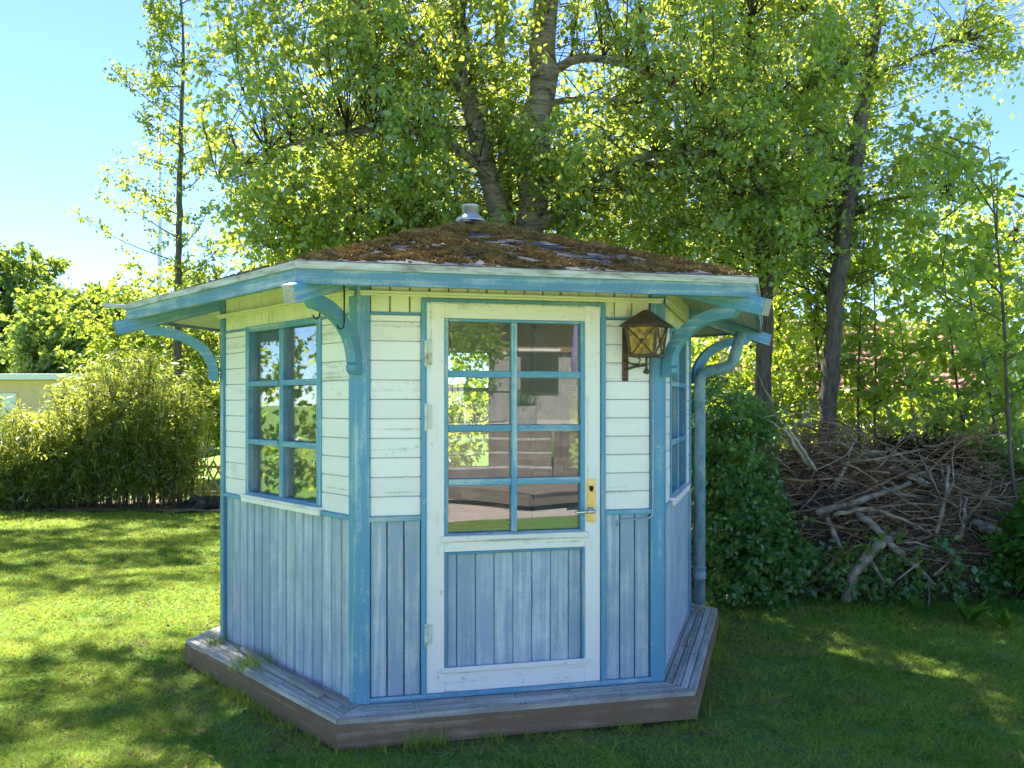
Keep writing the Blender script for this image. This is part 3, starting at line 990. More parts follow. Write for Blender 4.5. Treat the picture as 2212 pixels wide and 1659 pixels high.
# downpipe
dp = empty('downpipe', (1.372, 6.09, 0.2), hut)
mb = MB()
path = [(1.372, 6.09, 0.215), (1.372, 6.09, 1.80), (1.376, 6.088, 1.855), (1.395, 6.085, 1.895), (1.44, 6.075, 1.918), (1.52, 6.06, 1.930), (1.575, 6.055, 1.945), (1.605, 6.05, 1.985), (1.635, 6.05, 2.08), (1.665, 6.05, 2.19)]
mb.tube(path, [0.041] * len(path), 18)
mb.obj('pipe', 'pipe_paint', dp)
for z in (0.48, 1.70):
    mb = MB(); mb.lathe([(0.0415, -0.012), (0.0445, -0.012), (0.0445, 0.012), (0.0415, 0.012)], 18)
    mb.box((-0.045, 0.03, 0), (0.05, 0.016, 0.016))
    mb.obj('pipe_clip', 'pipe_paint', dp, Matrix.Translation((1.372, 6.09, z)))
mb = MB(); mb.lathe([(0.0415, 0.0), (0.0455, 0.004), (0.0455, 0.05), (0.0415, 0.054)], 18)
mb.obj('pipe_collar', 'pipe_paint', dp, Matrix.Translation((1.372, 6.09, 0.40)))
# gutter stub past the eave at the far corner
e5 = CMx(5) @ Vector((RE, 0, 0))
obox('gutter_end', (e5.x + 0.04, e5.y + 0.03, 2.296), (e5.x - 0.14, e5.y + 0.0, 2.300), 0.05, 0.026, 'drip_metal', hut, 0.004)
# hooks under the front eave
for r_, off, z_, L in ((1.93, -0.05, 2.155, 0.075), (1.86, 0.04, 2.20, 0.165)):
    p = CMx(0) @ Vector((r_, off, z_))
    mb = MB()
    mb.tube([(0, 0, 0.06), (0, 0, -L + 0.03), (-0.004, 0, -L + 0.008), (-0.016, 0, -L), (-0.03, 0, -L + 0.008), (-0.032, 0, -L + 0.02)], [0.0042] * 6, 6)
    mb.obj('hook', 'black_iron', hut, Matrix.Translation(p))
# surface cable beside the right-hand post of the door wall
mb = MB()
pts = [FP(0, 1.572, 0.030, 2.0), FP(0, 1.572, 0.030, 1.13), FP(0, 1.570, 0.032, 1.075), FP(0, 1.555, 0.032, 1.058), FP(0, 1.52, 0.014, 1.050), FP(0, 1.40, 0.013, 1.048), FP(0, 1.378, 0.013, 1.040), FP(0, 1.372, 0.013, 1.015)]
mb.tube(pts, [0.0048] * len(pts), 8)
mb.obj('cable', 'blue_plank_paint', hut)

# floor and interior
mb = MB()
mb.prism([tuple(Matrix.Rotation(HROT, 4, 'Z') @ Vector((1.58 * math.cos(math.radians(60 * k)), 1.58 * math.sin(math.radians(60 * k)), 0))) for k in range(6)], (0, 0, 0.02))
mb.obj('floor', 'floor_boards', hut, Matrix.Translation((HC.x, HC.y, DECK - 0.012)))

# wall bench round the back and, on it, folded blankets
bench = empty('wall_bench', tuple(FP(3, S / 2, -0.3, DECK)))
tag(bench, 'low blue bench round the back walls inside the pavilion', 'bench')
for k in (2, 3, 4):
    for i in range(4):
        r1 = 1.50 - i * 0.115; r0 = r1 - 0.108
        ringseg('seat_board', r0, r1, 0.58, 0.60, 'blue_plank_paint', bench, ks=[k])
    for a in (-0.3, 0.3):
        p = FM(k) @ Vector((a, -1.0, 0))
        obox('leg', (p.x, p.y, DECK + 0.009), (p.x, p.y, 0.579), 0.05, 0.05, 'blue_plank_paint', bench)

tb_c = FM(0) @ Vector((-0.26, -1.02, 0))
table = empty('side_table', (tb_c.x, tb_c.y, DECK + 0.009))
tag(table, 'dark wooden table just inside the door holding folded blankets', 'table')
Mt = Matrix.Translation((tb_c.x, tb_c.y, 0)) @ Matrix.Rotation(HROT + 0.08, 4, 'Z')
for i in range(4):
    a, b = Mt @ Vector((-0.36, -0.19 + i * 0.125, 0.84)), Mt @ Vector((0.36, -0.19 + i * 0.125, 0.84))
    obox('top_board', a, b, 0.118, 0.03, 'deck_edge_wood', table)
for sx in (-1, 1):
    for sy in (-1, 1):
        a = Mt @ Vector((0.32 * sx, 0.19 * sy, 0))
        obox('leg', (a.x, a.y, DECK + 0.009), (a.x, a.y, 0.8245), 0.045, 0.045, 'deck_edge_wood', table)
zb = 0.8565
stack = [('blanket_ochre', 'folded ochre striped blanket at the bottom of the stack inside the door', 0.07),
         ('blanket_blue', 'folded dark blue blanket, second from the bottom of the stack inside the door', 0.06),
         ('blanket_wine', 'folded wine red blanket in the middle of the stack inside the door', 0.065),
         ('blanket_red', 'folded bright red striped blanket near the top of the stack inside the door', 0.065),
         ('blanket_green', 'folded green blanket on top of the stack inside the door', 0.04)]
for i, (mt, lb, h) in enumerate(stack):
    w_, d_ = 0.62 - 0.03 * i + random.uniform(-.02, .02), 0.38 - 0.02 * i
    mb = MB()
    nseg = 12
    V = []
    for layer in range(2):
        z0 = layer * h / 2
        prof = [(-d_ / 2 + 0.02, 0.002), (-d_ / 2, h * .25), (-d_ / 2 + 0.02, h * .5 - .002), (d_ / 2 - 0.02, h * .5 - .002), (d_ / 2, h * .25), (d_ / 2 - 0.02, 0.002)]
        V, F = [], []
        for s_ in range(nseg + 1):
            x = -w_ / 2 + w_ * s_ / nseg
            wob = 0.006 * math.sin(s_ * 0.9 + i * 2)
            for (y, z) in prof:
                V.append((x, y + wob, z0 + z + max(0, 0.0)))
        np_ = len(prof)
        for s_ in range(nseg):
            for q in range(np_):
                q2 = (q + 1) % np_
                F.append((s_ * np_ + q, s_ * np_ + q2, (s_ + 1) * np_ + q2, (s_ + 1) * np_ + q))
        F += [tuple(range(np_))[::-1], tuple(nseg * np_ + q for q in range(np_))]
        mb.add(V, F, 0, False)
    o = mb.obj('folded_blanket', mt, None, Mt @ Matrix.Translation((random.uniform(-.02, .02), 0, zb)) @ Matrix.Rotation(random.uniform(-.06, .06), 4, 'Z'))
    tag(o, lb, 'blanket', 'blankets stacked inside the pavilion')
    zb += h

# ---- lantern on the door wall
LA = FP(0, 1.497, 0.125, 0)
lantern = empty('wall_lantern', (LA.x, LA.y, 1.93))
tag(lantern, 'rusty iron wall lantern with amber glass beside the door', 'lantern')
LM = Matrix.Translation((LA.x, LA.y, 0)) @ Matrix.Rotation(math.radians(-118.5 + 90), 4, 'Z')
ri = 'rusty_iron'
zb_, zt_, hb, ht = 1.938, 2.087, 0.066, 0.084
mb = MB()
er, rz = 0.112, 2.090
apex = 2.176
V = [(-er, -er, rz - .006), (er, -er, rz - .006), (er, er, rz - .006), (-er, er, rz - .006), (-er, -er, rz), (er, -er, rz), (er, er, rz), (-er, er, rz), (-.012, -.012, apex), (.012, -.012, apex), (.012, .012, apex), (-.012, .012, apex)]
mb.add(V, [(3, 2, 1, 0), (0, 1, 5, 4), (1, 2, 6, 5), (2, 3, 7, 6), (3, 0, 4, 7), (4, 5, 9, 8), (5, 6, 10, 9), (6, 7, 11, 10), (7, 4, 8, 11), (8, 9, 10, 11)])
mb.obj('lantern_roof', ri, lantern, LM)
mb = MB()
mb.box((0, 0, zb_ - 0.006), (2 * hb + 0.02, 2 * hb + 0.02, 0.012))
mb.box((0, 0, zt_ - 0.001), (2 * ht + 0.004, 2 * ht + 0.004, 0.008))
mb.obj('base_tray', ri, lantern, LM)
cs = [(-1, -1), (1, -1), (1, 1), (-1, 1)]
for i in range(4):
    (x0, y0), (x1, y1) = cs[i], cs[(i + 1) % 4]
    B0, T0 = Vector((x0 * hb, y0 * hb, zb_)), Vector((x0 * ht, y0 * ht, zt_ - 0.006))
    B1, T1 = Vector((x1 * hb, y1 * hb, zb_)), Vector((x1 * ht, y1 * ht, zt_ - 0.006))
    obox('corner_bar', LM @ B0, LM @ T0, 0.014, 0.014, ri, lantern, 0.002, up=(0.3, 0.9, 0.1))
    mb = MB()
    nrm = (B1 - B0).cross(T0 - B0).normalized()
    e = 0.93
    def ins(p, q): return p.lerp(q, 0.05)
    mb.prism([ins(B0, B1), ins(B1, B0), ins(T1, T0), ins(T0, T1)], nrm * -0.003)
    mb.obj('pane', 'amber_glass', lantern, LM)
    mb = MB()
    o_ = nrm * 0.004
    mb.tube([ins(B0, B1) + o_, ins(T1, T0) + o_], [0.0028] * 2, 5); mb.tube([ins(B1, B0) + o_, ins(T0, T1) + o_], [0.0028] * 2, 5)
    c_ = (B0 + B1 + T0 + T1) / 4 + o_
    mb.lathe([(0.002, -.012), (0.009, -.006), (0.009, .006), (0.002, .012)], 6, c=tuple(c_))
    mb.obj('cross_bars', ri, lantern, LM)
mb = MB()
wa = 1.418
P0, P1 = FP(0, wa, 0.016, 1.800), FP(0, wa, 0.016, 2.09)
mb.obj('x', ri) if False else None
obox('wall_strap', P0, P1, 0.006, 0.034, ri, lantern, 0.001, up=tuple(FM(0).to_3x3() @ Vector((1, 0, 0))))
mb = MB()
a0 = FP(0, wa, 0.020, 1.862)
a1 = Vector((LA.x, LA.y, 1.885))
mb.tube([a0, a0.lerp(a1, .4) + Vector((0, 0, .004)), a1], [0.0075, 0.0075, 0.0075], 8)
mb.tube([Vector((LA.x, LA.y, 1.845)), Vector((LA.x, LA.y, 1.936))], [0.007, 0.007], 8)
mb.lathe([(0.004, -0.012), (0.018, -0.006), (0.017, 0.006), (0.009, 0.018), (0.006, 0.03)], 12, c=(LA.x, LA.y, 1.846))
b0 = FP(0, wa, 0.020, 1.91)
mb.tube([b0, b0.lerp(a1, .35) + Vector((0, 0, -.012)), a0.lerp(a1, .62) + Vector((0, 0, .01)), a0.lerp(a1, .72) + Vector((0, 0, .035)), a0.lerp(a1, .62) + Vector((0, 0, .045))], [0.0045] * 5, 6)
mb.obj('arm', ri, lantern)
mb = MB(); mb.lathe([(0.012, 0.0), (0.014, 0.03), (0.022, 0.045), (0.024, 0.07), (0.012, 0.09), (0.003, 0.094)], 14)
mb.obj('bulb', 'white_plastic', lantern, Matrix.Translation((LA.x, LA.y, 1.941)))

# ================================================================== deck
deck = empty('timber_deck', (HC.x, HC.y, 0.0))
tag(deck, 'low weathered plank deck running round the foot of the pavilion', 'deck')
RD = 1.862
nb = 5
r_in = 1.605
wv = (RD - r_in) / nb
for i in range(nb):
    a, b = r_in + i * wv, r_in + (i + 1) * wv
    ringseg('deck_board', a + 0.0035, b - 0.0035, DECK - 0.026, DECK - 0.0015, 'deck_wood', deck, dz=0.0012, gap=0.003)
ringseg('edge_board', RD - 0.032, RD + 0.006, 0.012, DECK - 0.027, 'deck_edge_wood', deck, gap=0.001)
# the outermost deck board overhangs the edge board a little; joists below
ringseg('joist', 1.50, 1.55, 0.03, DECK - 0.027, 'deck_edge_wood', deck)
for k, a in ((0, 0.30), (0, -0.75), (1, 0.35), (5, -0.4), (2, 0), (4, 0), (3, 0)):
    p = FM(k) @ Vector((a, -1.46, 0))
    o = obox('concrete_pad', (p.x - 0.1, p.y, -0.025), (p.x + 0.1, p.y, -0.025), 0.14, 0.108, 'concrete', deck, 0.006)
# screw heads, one object per side
for k in range(6):
    mb = MB()
    for i in range(nb):
        rm = r_in + (i + 0.5) * wv
        for a in np.linspace(-0.8, 0.8, 7):
            for da in (-0.012, 0.014):
                x = a + da + random.uniform(-.006, .006)
                if abs(x) > rm / 2 - 0.04: continue
                mb.lathe([(0.0042, 0), (0.0042, 0.0008), (0.002, 0.0010)], 6, c=(x, -rm * math.sqrt(3) / 2 + random.uniform(-.004, .004), DECK - 0.0012))
    mb.obj('screw_heads', 'black_iron', deck, FM(k))

# lath lying on the deck in front of the left wall
lp = [FP(5, 0.42, 0.06, DECK + 0.030), FP(5, 0.80, 0.085, DECK + 0.012), FP(5, 1.42, 0.10, DECK + 0.010)]
mb = MB()
pts = [lp[0].lerp(lp[1], f) for f in (0, .5)] + [lp[1].lerp(lp[2], f) for f in (0, .3, .6, 1)]
V, F = [], []
for i, p in enumerate(pts):
    d = (pts[min(i + 1, 5)] - pts[max(i - 1, 0)]).normalized(); sd = d.cross(Vector((0, 0, 1))).normalized()
    for (a, b) in ((-.018, -.010), (.018, -.010), (.017, .010), (-.017, .010)):
        V.append(p + sd * a + Vector((0, 0, b)))
for i in range(5):
    for q in range(4):
        F.append((i * 4 + q, i * 4 + (q + 1) % 4, (i + 1) * 4 + (q + 1) % 4, (i + 1) * 4 + q))
F += [(3, 2, 1, 0), (20, 21, 22, 23)]
mb.add(V, F)
tag(mb.obj('wooden_lath', 'grey_wood'), 'thin grey wooden lath lying on the deck below the side window', 'lath')


def blades(P, h, w, seed, lean=0.5):
    r = np.random.default_rng(seed)
    n = len(P)
    th = r.uniform(0, 2 * PI, n)
    sx = np.stack([np.cos(th), np.sin(th), th * 0], -1) * (w / 2)[:, None]
    ln = r.normal(size=(n, 3)) * lean * h[:, None]; ln[:, 2] = 0
    up = np.zeros((n, 3)); up[:, 2] = h
    q = np.stack([P - sx, P + sx, P + ln + up], 1)
    return q.reshape(-1, 3)


def tuft(name, label, c, n, rad, h, seed, mat='grass_blade', group=None):
    r = np.random.default_rng(seed)
    P = np.asarray(c) + r.normal(size=(n, 3)) * np.array([rad, rad, 0])
    hh = h * r.uniform(0.4, 1.2, n)
    V = blades(P, hh, np.full(n, 0.006), seed, 0.45)
    me = np_mesh(name, V, 3, mat, r.uniform(0, 1, n), base=c)
    return tag(mesh_obj(name, me, Matrix.Translation(c)), label, 'grass tuft', group)


g1 = FP(5, 0.10, 0.10, DECK - 0.02); g2 = FP(5, 0.66, 0.115, DECK - 0.02); g3 = FP(5, 0.36, 0.03, DECK - 0.02)
tuft('grass_tuft', 'grass tuft growing through the deck at its far corner', tuple(g1), 90, 0.030, 0.10, 1, group='grass growing through the deck')
tuft('grass_tuft', 'dense grass tuft growing through the deck beside the lath', tuple(g2), 190, 0.055, 0.10, 2, group='grass growing through the deck')
tuft('grass_tuft', 'thin grass tuft against the foot of the planked wall', tuple(g3), 70, 0.045, 0.06, 3, group='grass growing through the deck')
# dead leaf on the deck, right
c = FP(1, 0.62, 0.07, DECK + 0.012)
me = np_mesh('dead_leaf', leaf_quads(np.array([[c.x, c.y, c.z], [c.x + .01, c.y - .01, c.z], [c.x, c.y, c.z + .004]]), np.array([[1, .3, .2], [-.7, .6, .3], [.2, -1, .3]]), np.array([[0, 0, 1.], [.2, 0, 1], [0, .3, 1]]), np.array([.05, .05, .04]), .6), 4, 'deck_edge_wood', np.array([.5, .5, .5]))
tag(mesh_obj('dead_leaf', me), 'curled brown dead leaf lying on the deck at the right', 'dead leaf')

# ================================================================== brush pile
def pile_h(X, Y):
    d = ((X - 3.5) / 1.85) ** 2 + ((Y - 8.25) / 1.3) ** 2
    P = np.stack([np.asarray(X, float), np.asarray(Y, float), np.asarray(X, float) * 0], -1)
    return 1.2 * np.clip(1 - d, 0, 1) ** 0.55 * (1 + 0.16 * waves(P, 0.9, 73) + 0.07 * waves(P, 0.35, 74))


def core():
    X, Yg = np.meshgrid(np.arange(1.7, 5.5, 0.1), np.arange(6.9, 9.7, 0.1))
    P = np.stack([X, Yg, X * 0], -1)
    Z = pile_h(X, Yg) * 0.78 - 0.03 + 0.05 * waves(P, 0.5, 71) * (pile_h(X, Yg) > 0.05)
    ny, nx = X.shape
    V = np.stack([X, Yg, Z], -1).reshape(-1, 3)
    F = [(j * nx + i, j * nx + i + 1, (j + 1) * nx + i + 1, (j + 1) * nx + i) for j in range(ny - 1) for i in range(nx - 1)]
    me = bpy.data.meshes.new('leaf_litter_mound')
    me.from_pydata(V.tolist(), [], F); me.materials.append(MATS['soil'])
    tag(mesh_obj('leaf_litter_mound', me), 'dark mound of rotting leaves and soil under the brush pile', 'leaf litter', kind='stuff')
core()


def twig_mass():
    r = random.Random(17)
    mb = MB()
    for i in range(3400):
        while True:
            x, y = r.uniform(1.85, 5.3), r.uniform(7.0, 9.4)
            h = float(pile_h(np.array(x), np.array(y)))
            if h > 0.03: break
        z = max(0.02, h * (r.uniform(0.8, 1.06)))
        th = r.uniform(0, 2 * PI) if r.random() < .5 else r.gauss(0.2, 0.5)
        L = r.uniform(0.15, 0.75) * (1 if r.random() < .85 else 1.6)
        d = Vector((math.cos(th), math.sin(th) * 0.6, r.gauss(0.0, 0.28)))
        p = Vector((x, y, z)); pts = [p - d * L / 2]
        for s_ in range(3):
            d2 = d + Vector((r.gauss(0, .22), r.gauss(0, .22), r.gauss(0, .2)))
            pts.append(pts[-1] + d2 * L / 3)
        pts = [Vector((q.x, q.y, max(q.z, 0.01))) for q in pts]
        rad = r.choice([0.0025, 0.003, 0.004, 0.005, 0.008])
        mb.tube(pts, [rad, rad * .9, rad * .75, rad * .4], 3, 1 if r.random() < .12 else 0, cap=False)
    for i in range(170):
        while True:
            x, y = r.uniform(1.95, 5.1), r.uniform(7.0, 9.0)
            h = float(pile_h(np.array(x), np.array(y)))
            if h > 0.1: break
        th = r.gauss(0.3, 0.9); L = r.uniform(0.5, 1.5)
        d = Vector((math.cos(th), math.sin(th) * 0.5, r.gauss(0.05, 0.3)))
        p = Vector((x, y, h * r.uniform(0.9, 1.12))); pts = [p - d * L / 2]
        for s_ in range(6):
            d = d + Vector((r.gauss(0, .16), r.gauss(0, .16), r.gauss(-.02, .16)))
            pts.append(pts[-1] + d * L / 6)
        pts = [Vector((q.x, q.y, max(q.z, 0.015))) for q in pts]
        k = r.uniform(0.006, 0.015)
        m_ = r.choice([0, 0, 0, 0, 1])
        mb.tube(pts, [k * (1 - .11 * j) * r.uniform(.85, 1.15) for j in range(7)], 5, m_)
        for _ in range(3):
            j = r.randrange(2, 6); d2 = (pts[j] - pts[j - 1]).normalized() + Vector((r.gauss(0, .7), r.gauss(0, .7), r.gauss(.2, .6)))
            q = [pts[j], pts[j] + d2 * .12, pts[j] + d2 * .26 + Vector((r.gauss(0, .04), r.gauss(0, .04), r.gauss(0, .04)))]
            mb.tube(q, [k * .5, k * .35, k * .15], 3, m_, cap=False)
    o = mb.obj('brush_twigs', ['dead_twig', 'pale_wood'])
    tag(o, 'tangle of thin dry twigs heaped on the brush pile', 'brush', kind='stuff')
twig_mass()


def branch(label, pts, rads, mat='dead_wood', forks=0, seed=0, sides=8, group='cut branches on the brush pile', cat='branch', sawn=False):
    r = random.Random(seed)
    pts = [Vector(p) for p in pts]
    base = pts[0]
    P, R = [], []
    for i in range(len(pts) - 1):
        for k in range(5):
            f = k / 5
            P.append(pts[i].lerp(pts[i + 1], f) + Vector((r.gauss(0, 1), r.gauss(0, 1), r.gauss(0, 1))) * rads[i] * 0.22)
            R.append((rads[i] * (1 - f) + rads[i + 1] * f) * r.uniform(.9, 1.12))
    P.append(pts[-1]); R.append(rads[-1])
    mb = MB(); mb.tube([p - base for p in P], R, sides)
    for _ in range(forks):
        i = r.randrange(len(P) // 3, len(P) - 1)
        d = (P[i] - P[i - 1]).normalized() + Vector((r.gauss(0, .6), r.gauss(0, .6), r.gauss(.1, .6)))
        L = r.uniform(0.15, 0.45)
        q = [P[i] - base]
        for s_ in range(3):
            q.append(q[-1] + (d + Vector((r.gauss(0, .3), r.gauss(0, .3), r.gauss(0, .3)))) * L / 3)
        mb.tube(q, [R[i] * .6, R[i] * .45, R[i] * .32, R[i] * .15], 5)
    o = mb.obj('branch', mat, None, Matrix.Translation(base))
    tag(o, label, cat, group)
    if sawn:
        d = (P[0] - P[1]).normalized()
        e = MB(); e.tube([d * 0.001, d * 0.004], [R[0] * .93, R[0] * .93], sides)
        e.obj('sawn_end', 'sawn_wood', o, Matrix.Translation(base))
    return o


U = lambda r, Y: r / 1800 * Y
branch('long grey branch lying slantwise across the middle of the brush pile', [px(1761, 1109, 7.25), px(1850, 1085, 7.3), px(1966, 1043, 7.5)], [U(7.5, 7.3), U(7, 7.3), U(5, 7.3)], forks=2, seed=1)
branch('short birch log with pale sawn end in the middle of the brush pile', [px(1844, 1100, 7.15), px(1900, 1150, 7.0), px(1953, 1198, 7.0)], [U(8.5, 7), U(8, 7), U(7.5, 7)], 'birch_bark', seed=2, sawn=True)
branch('thick crooked grey branch propped on the ground in front of the pile', [px(1823, 1306, 6.95), px(1846, 1239, 6.9), px(1898, 1174, 7.0), px(1956, 1146, 7.3)], [U(12, 7), U(11, 7), U(11.5, 7), U(9, 7)], forks=2, seed=3, sides=10)
branch('grey branch sloping down on top of the brush pile', [px(1895, 995, 8.0), px(1950, 1020, 7.7), px(2004, 1047, 7.5)], [U(9, 7.7), U(8, 7.7), U(6, 7.7)], forks=1, seed=4)
branch('dark upright branch at the shrub end of the brush pile', [px(1788, 1119, 7.2), px(1805, 1165, 7.1), px(1836, 1222, 7.0)], [U(6, 7), U(5.5, 7), U(4.5, 7)], forks=1, seed=5)
branch('short thick sawn log poking out at the right end of the pile', [px(2158, 1150, 6.95), px(2125, 1138, 7.1), px(2090, 1125, 7.4)], [U(11, 7), U(11, 7), U(10, 7)], 'birch_bark', seed=6, sawn=True)
branch('thin lichen-grey branch leaning upright on the right half of the pile', [px(2022, 1153, 7.1), px(2040, 1090, 7.15), px(2049, 1005, 7.2)], [U(5, 7), U(4.5, 7), U(3, 7)], forks=3, seed=7)
branch('thin pale stick standing in the soil before the brush pile', [px(1898, 1318, 6.85), px(1880, 1290, 6.9), px(1864, 1263, 7.0)], [U(4, 7), U(3.6, 7), U(2.6, 7)], 'pale_wood', seed=8)
branch('thin forked branch at the right end beside the sawn log', [px(2073, 1165, 7.0), px(2083, 1120, 7.0), px(2087, 1075, 7.1)], [U(5, 7), U(4, 7), U(3, 7)], forks=3, seed=9)
branch('bleached bare branch reaching up highest from the pile near the shrub', [px(1752, 1012, 7.6), px(1713, 958, 7.5), px(1682, 906, 7.4), px(1658, 850, 7.3)], [U(5, 7.5), U(5, 7.5), U(3.5, 7.5), U(2, 7.5)], 'pale_wood', forks=7, seed=10)
branch('slender bleached stick leaning beside the highest bare branch', [px(1762, 1015, 7.55), px(1730, 965, 7.5), px(1697, 915, 7.45)], [U(4, 7.5), U(3.5, 7.5), U(2.5, 7.5)], 'pale_wood', forks=1, seed=11)
branch('twisted grey branch fanning upwards on top of the pile', [px(1800, 1060, 7.6), px(1830, 1000, 7.7), px(1880, 975, 7.8), px(1915, 985, 7.8)], [U(5, 7.5), U(4.5, 7.5), U(3.5, 7.5), U(2, 7.5)], 'pale_wood', forks=7, seed=12)
branch('dark branch slanting down to the right below the birch log', [px(1925, 1185, 7.05), px(1990, 1235, 6.95), px(2020, 1262, 6.9)], [U(6, 7), U(5, 7), U(3, 7)], forks=2, seed=13)
branch('grey branch bowed across the pile below the long one', [px(1800, 1112, 7.1), px(1880, 1098, 7.1), px(1950, 1122, 7.1), px(2010, 1150, 7.1)], [U(5, 7), U(4.5, 7), U(4, 7), U(3, 7)], forks=3, seed=14)

Xl = RNG.uniform(1.9, 5.2, 5200); Yl = RNG.uniform(6.95, 9.0, 5200); Hl = pile_h(Xl, Yl)
okl = Hl > 0.02
Pl = np.stack([Xl, Yl, Hl * RNG.uniform(0.75, 1.05, 5200) + 0.01], -1)[okl]
Ql = leaf_quads(Pl, RNG.normal(size=Pl.shape), RNG.normal(size=Pl.shape) + np.array([0, 0, .8]), RNG.uniform(.02, .05, len(Pl)), .6)
tag(mesh_obj('dead_leaves', np_mesh('dead_leaves', Ql, 4, 'brown_leaf', RNG.uniform(0, 1, len(Pl)))), 'dry brown leaves caught in the brush pile', 'dead leaves', kind='stuff')
# withered foliage heaped on the pile
Cd = sample_ellipsoids([((4.05, 8.2, 1.15), (0.42, 0.35, 0.30), 70)], 88)
Qd, rd, _ = leaves_at(Cd, 44, 0.22, 0.8, 0.055, 0.45, 89, up=-0.2)
o = mesh_obj('withered_foliage', np_mesh('withered_foliage', Qd, 4, 'dry_leaf', rd))
tag(o, 'heap of withered dark leafy cuttings on top of the brush pile', 'dead foliage', kind='stuff')

# ================================================================== shrubs and trees
def shrub(label, base, ells, per, spread, size, wr, mat, seed, hole=0.2, group=None, stems=7, name='shrub', droop=0.25, up=0.25, cat='shrub'):
    r = random.Random(seed)
    st = []
    for i in range(stems):
        e = r.choice(ells)
        tip = Vector(e[0]) + Vector((r.uniform(-.6, .6) * e[1][0], r.uniform(-.6, .6) * e[1][1], r.uniform(-.1, .7) * e[1][2]))
        b = Vector(base) + Vector((r.gauss(0, .12), r.gauss(0, .08), 0)) * (1 + e[1][0])
        b.z = base[2]
        st.append(([b, b.lerp(tip, .5) + Vector((r.gauss(0, .05), r.gauss(0, .05), .05)), tip], [0.011, 0.008, 0.004]))
    return tree(name, label, cat, base, st, ells, per, spread, droop, size, wr, mat, 'twig_bark', seed, hole, 0.6, 0.006, group, 5, up=up)


G = 'shrubs behind the pavilion on the right'
shrub('dense dark green shrub growing close behind the downpipe', (1.95, 7.35, 0), [((1.95, 7.45, 0.95), (0.38, 0.5, 0.85), 180), ((2.05, 7.3, 0.45), (0.42, 0.4, 0.5), 100)], 44, 0.16, 0.052, 0.62, 'shrub_leaf', 101, group=G)
shrub('tall leafy shrub between the downpipe and the bleached branch', (2.1, 7.9, 0), [((2.05, 7.9, 1.3), (0.40, 0.5, 0.65), 190), ((2.2, 7.6, 0.7), (0.32, 0.4, 0.6), 90)], 40, 0.17, 0.056, 0.6, 'shrub_leaf', 102, 0.3, group=G)
shrub('low bramble sprawling at the foot of the brush pile by the lawn', (2.3, 7.05, 0), [((2.2, 7.1, 0.28), (0.45, 0.28, 0.32), 100), ((3.0, 7.0, 0.22), (0.45, 0.16, 0.22), 50)], 30, 0.16, 0.062, 0.66, 'shrub_leaf', 103, 0.3, group=G)
shrub('leafy bush cut off by the right edge of the picture beside the brush pile', (4.35, 6.85, 0), [((4.40, 6.9, 0.55), (0.38, 0.35, 0.42), 90)], 30, 0.18, 0.085, 0.68, 'weed_leaf', 104, 0.3)
shrub('dark bush behind the right end of the brush pile', (5.2, 8.2, 0), [((5.2, 8.2, 0.75), (0.7, 0.6, 0.65), 200)], 34, 0.2, 0.075, 0.65, 'shrub_leaf', 105, 0.3)

def birch_gap(P):
    # the crown is open in front of the stems
    z = P[:, 2]
    xm = 0.22 + 0.05 * (z - 3.4); xl = -0.05 - 0.33 * (z - 3.4)
    near = P[:, 1] < 9.3
    main = (np.abs(P[:, 0] - xm - 0.02) < 0.22) & (z > 4.6) & (z < 5.7)
    low = (np.abs(P[:, 0] - xm) < 0.22) & (z > 2.6) & (z < 3.9)
    left = (np.abs(P[:, 0] - np.maximum(xl, -0.55)) < 0.26) & (z > 3.5) & (z < 4.9)
    right = (P[:, 0] > 0.2) & (P[:, 0] < 1.05) & (z > 4.55) & (z < 5.55)
    return near & (main | low | left) | right & (P[:, 1] < 10.5)


